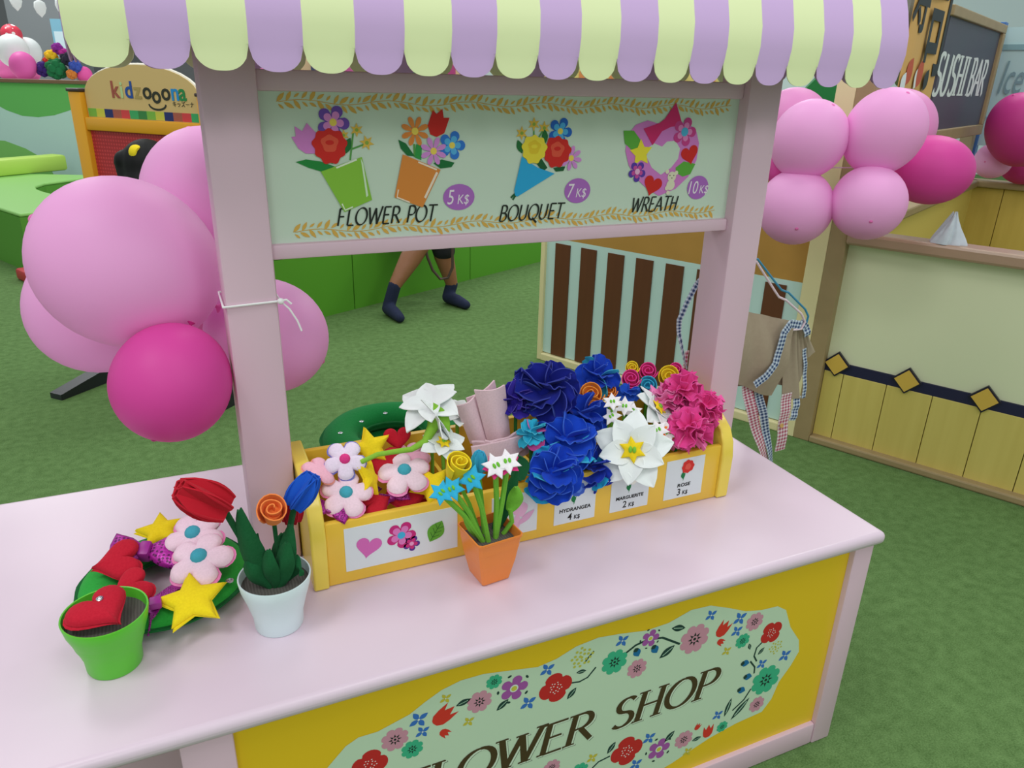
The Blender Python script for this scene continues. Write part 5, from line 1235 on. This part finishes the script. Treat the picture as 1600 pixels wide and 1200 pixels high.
# person seated on the near bench
Lh, Lt = atZ(607, 492, .0), atZ(628, 506, .0); Rh, Rt = atZ(700, 474, .0), atZ(739, 487, .0)
Z_ = lambda z: Vector((0, 0, z))
La = atY(617, 450, Lh.y - .02); Ra = atY(706, 448, Rh.y - .0)
Lk = atY(655, 388, La.y + .06); Rk = atY(690, 384, Ra.y + .02)
Lk.z = max(Lk.z, .47); Rk.z = max(Rk.z, .47)
hip = (Lk + Rk) / 2 - U * .36; hip.z = .575; ch = hip + Z_(.36); hd_ = hip + Z_(.66) + U * .05
lat = V
caps = [(hip + lat * .07, .10, hip - lat * .07, .10), (hip, .125, ch, .125), (ch + lat * .13, .075, ch - lat * .13, .075), (ch + Z_(.08), .05, hd_ - Z_(.06), .045), (hd_, .095, hd_ + Z_(.03), .097), (hd_ + U * .03 - Z_(.05), .065, hd_ + U * .035 - Z_(.06), .06), (hd_ + U * .1 - Z_(.0), .011, hd_ + U * .108 - Z_(.02), .014)]
for s_, k, a, h_, t_ in ((-1, Lk, La, Lh, Lt), (1, Rk, Ra, Rh, Rt)):
    calf = a.lerp(k, .68) - U * .012
    caps += [(hip + lat * s_ * .09, .092, k, .076), (k, .074, calf, .076), (calf, .076, a + Z_(.02), .046), (a + Z_(.02), .04, h_ + Z_(.04), .038)]
    d = (t_ - h_).normalized(); caps += [(h_ + Z_(.042) + d*.01, .04, h_ + d * .11 + Z_(.042), .036), (h_ + d * .11 + Z_(.042), .036, h_ + d * .20 + Z_(.03), .028)]
    sh = ch + lat * s_ * .19; el = sh - Z_(.26) + lat * s_ * .06 + U * .04; wr_ = hip + lat * s_ * .12 + U * .22 + Z_(.13)
    caps += [(sh, .052, el, .042), (el, .041, wr_, .028), (hd_ + lat * s_ * .095 - Z_(.01), .014, hd_ + lat * s_ * .098 + Z_(.02), .018)] + hand(wr_, U - Z_(.2), lat * s_)
adult = body('person', caps, skin, base=Vector((hip.x, hip.y, 0)), label='person in black shorts and navy socks sitting on the green bench', cat='person')
for a, h_, t_ in ((La, Lh, Lt), (Ra, Rh, Rt)):
    d = (t_ - h_).normalized(); body('sock', [(a + Z_(.02), .046, h_ + Z_(.05), .045), (h_ + Z_(.049) + d*.005, .047, h_ + d * .11 + Z_(.046), .044), (h_ + d * .11 + Z_(.046), .044, h_ + d * .205 + Z_(.034), .034)], mat('#0e1c3e', .9, 'noise', scale=90., amt=.1), adult, .01, 4)
blk = mat('#15171c', .9)
body('shorts', [(hip + lat * .08, .112, hip - lat * .08, .112), (hip + lat * .09, .10, Rk, .088), (Rk, .088, Rk.lerp(Ra, .2), .086), (hip - lat * .09, .10, Lk - (Lk - hip) * .3, .092)], blk, adult, .013)
body('shirt', [(hip + Z_(.02), .14, ch, .138), (ch + lat * .13, .085, ch - lat * .13, .085), (ch + lat * .19, .062, ch + lat * .22 - Z_(.15), .056), (ch - lat * .19, .062, ch - lat * .22 - Z_(.15), .056)], mat('#2c3038', .9), adult, .013)
body('hair', [(hd_ - U * .015 + Z_(.025), .108, hd_ - U * .03 - Z_(.02), .10)], mat('#161413', .5), adult, .012, 3)
m = MB()
for s_ in (-1, 1): m.ball(hd_ + U * .088 + lat * s_ * .035 + Z_(.015), .012, n=10)
m.obj('eyes', mat('#20160f', .2), adult, True)
yb_ = Rk.y - .16
MB().tube([atY(*q, yb_) for q in [(664, 385), (668, 402), (676, 422), (688, 436), (700, 434), (707, 418), (707, 385)]], .010, 8).obj('bag_strap', mat('#4a3a34', .6), None, True, base=atY(690, 420, yb_), label='dark bag strap looping down over the seated person knee', cat='strap')

# ================================================================== BEYOND THE PLAY AREA
def far_M(x, y, D): p = atD(x, y, D); return mat4(RIGHT * Vector((1, 1, 0)), FWD * Vector((1, 1, 0)), (p.x, p.y, 0))
Fm = far_M(-200, 60, 15.); f_ = structure('wall_far', M=Fm); MB().box(-12, 0, 0, 8.2, .2, 5.5).obj('wall_panel', paint('#77787c', .7), f_, M=Fm)
Fm = far_M(1000, 60, 14.5); f_ = structure('wall_pale', M=Fm); MB().box(-6.0, 0, 0, 16, .2, 6.5).obj('wall_panel', paint('#dcebee', .7), f_, M=Fm)
cp_ = far_M(58, 60, 12.); cl = thing('column', 'broad grey column rising behind the mural wall', 'column', M=cp_); MB().box(-.42, 0, 0, .42, .8, 5.5, bev=.02).obj('shaft', paint('#8b9094', .6), cl, M=cp_); MB().box(-.46, -.04, 0, .46, .84, .15, bev=.01).obj('plinth', paint('#5c6064'), cl, M=cp_)
pm = far_M(100, 50, 11.2); ps = thing('poster', 'light blue poster on a stand beside the grey column', 'poster', M=pm)
z0, z1 = atD(90, 78, 11.2).z, atD(90, 30, 11.2).z
MB().box(-.18, 0, z0 - .1, .25, .03, z1).obj('sheet', paint('#7fb6cc', .5), ps, M=pm); MB().box(-.15, -.005, z0, .22, 0, z0 + (z1-z0)*.6).obj('picture', paint('#cfe6ee', .5), ps, M=pm); MB().tube([(.03, .05, 0), (.03, .05, z0)], .02).obj('pole', mat('#8a8a8a', .4), ps, M=pm); MB().box(-.2, -.15, 0, .26, .25, .03, bev=.008).obj('base', mat('#6a6a6a', .4), ps, M=pm)
for i, (x, y) in enumerate(((25, 3), (63, 13), (96, 10))):
    p = atD(x, y, 9.8); s = 9.8 / FPX
    t = thing('hanging_tag', ['white teardrop tag at the far left on a ceiling string', 'white teardrop tag in front of the grey column on a ceiling string', 'white teardrop tag beside the awning edge on a ceiling string'][i], 'decoration', p, 'white tags hanging from the ceiling')
    MB().pillow(tf([(0, -1.1), (.5, -.55), (.72, .1), (.62, .7), (.2, .95), (-.2, .95), (-.62, .7), (-.72, .1), (-.5, -.55)], (0, 0), 0, 12 * s), .03).obj('tag', paint('#e6ecec', .6), t, True, M=frame(p, tocam(p)))
    MB().tube([p, (p.x, p.y, 5.4)], .004, 6).obj('cord', sm, t)
# pedestal with balloons and plush behind the mural wall
pd = far_M(70, 110, 9.6); zt = 1.40
dsp = thing('display_stand', 'white display shelf just behind the mural wall', 'stand', M=pd); MB().box(-1.3, -.8, zt - .05, 4.3, 1.1, zt, bev=.01).obj('shelf', paint('#d8d4cc'), dsp, M=pd)
for x in (-1.2, 1.1, 4.1): MB().box(x, -.25, 0, x + .1, .3, zt - .05).obj('leg', paint('#b8b4ac'), dsp, M=pd)
BGp = 'balloons on the shelf behind the mural wall'
for D_f, (x, y, r, c, lb) in zip((9.25, 9.74, 9.86, 9.09, 10.4, 9.57, 9.3, 9.3, 9.3), ((20, 79, 24, '#eef2f2', 'white balloon at the left of the far balloon pile'), (44, 80, 20, '#e8eeee', 'white balloon at the right of the far balloon pile'), (10, 102, 20, '#f27cc4', 'pink balloon under the left white balloon'), (36, 102, 20, '#ee6cbc', 'pink balloon under the right white balloon'), (22, 110, 13, '#f48ccc', 'pink balloon lowest at the front of the far pile'), (50, 112, 13, '#f07cc0', 'pink balloon at the right foot of the far pile'), (132, 116.5, 12, '#f060b0', 'single pink balloon beside the colourful plush'), (412, 121.5, 14, '#f27cc4', 'pink balloon peeking just right of the left post under the awning'), (520, 125.5, 13, '#f48cc8', 'pink balloon peeking under the awning above the menu board'))):
    balloon(x, y, r, r * .95, D_f, c, lb, BGp, tip=(0, -1, .2))
bl = atD(18, 54, 9.5); t = thing('balloon', 'red polka dot balloon on top of the far pile', 'balloon', bl, BGp); MB().ball(bl, 15 * 9.6 / FPX, n=24).obj('skin', mat('#d8324c', .4, 'dots', '#f2e6e6', 11.), t, True); MB().lathe([(0, 0), (.02, .0), (.03, .03), (0, .03)], 10).obj('knot', paint('#c02a44'), t, M=T(bl.x, bl.y, bl.z - .15))
pc = atD(88, 108, 9.2); t = thing('plush_costume', 'colourful feathered plush heap of green purple yellow and red', 'plush', pc)
for i, (x, y, r, c) in enumerate(((88, 108, 16, '#1c6e40'), (68, 108, 12, '#3c2470'), (80, 88, 10, '#eec02a'), (90, 76, 9, '#8a2a92'), (74, 96, 7, '#c8342c'), (106, 92, 11, '#2a2a3a'), (118, 104, 10, '#3a52a8'), (112, 116, 8, '#c87a34'), (100, 84, 8, '#b02a8c'))):
    hydm = MB(); c0 = atD(x, y, 9.2)
    for k, d in enumerate(fib(16, -1)): hydm.ball(c0 + d * r * 9.2 / FPX * .6, r * 9.2 / FPX * .45, n=8)
    hydm.obj('tuft', felt(c), t, True)
hs = far_M(960, 110, 9.5); hb_ = thing('house_facade', 'yellow toy house front with orange windows seen under the awning', 'facade', M=hs)
MB().box(-1.3, 0, 0, 1.5, .1, 2.0).obj('wall', paint('#e6cf7c'), hb_, M=hs)
for i in range(7): MB().box(-1.2 + .38 * i, -.02, 1.45, -1.0 + .38 * i, .0, 1.68).obj('window', paint('#e08a4a'), hb_, M=hs)
MB().box(-1.4, -.05, 1.98, 1.6, .15, 2.1).obj('roof_edge', paint('#c86a4a'), hb_, M=hs)
hs = far_M(590, 110, 11.6); hb_ = thing('shop_facade', 'pink and cream shop front seen under the awning above the menu board', 'facade', M=hs)
MB().box(-1.7, 0, 0, 1.4, .1, 2.1).obj('wall', paint('#d8b890'), hb_, M=hs)
for i, c in enumerate(('#c8407a', '#3a4a66', '#c85a9a', '#d8d2c8', '#5a7a6a', '#b03a7a')): MB().box(-1.5 + .48 * i, -.02, 1.3, -1.2 + .48 * i, .0, 1.75).obj('window', paint(c), hb_, M=hs)
tr = [(1244, 165), (1258, 138), (1278, 118), (1300, 110), (1300, 165)]
o_ = atD(1280, 140, 6.5); tm = mat4(RIGHT * Vector((1, 1, 0)), FWD * Vector((1, 1, 0)), (o_.x, o_.y, 0)); Pt = [loc_px(tm, *q) for q in tr]
MB().prism([(-.9, 0)] + [(.4, 0), (.4, Pt[3].z + .3), (Pt[3].x, Pt[3].z + .2)] + [(p.x, p.z) for p in Pt[2::-1]], 0, .05).obj('tree_cutout', paint('#1f7a3c'), None, M=tm @ Matrix(((1, 0, 0, 0), (0, 0, -1, 0), (0, 1, 0, 0), (0, 0, 0, 1))), label='dark green tree cut-out behind the corner-post balloons', cat='cutout')
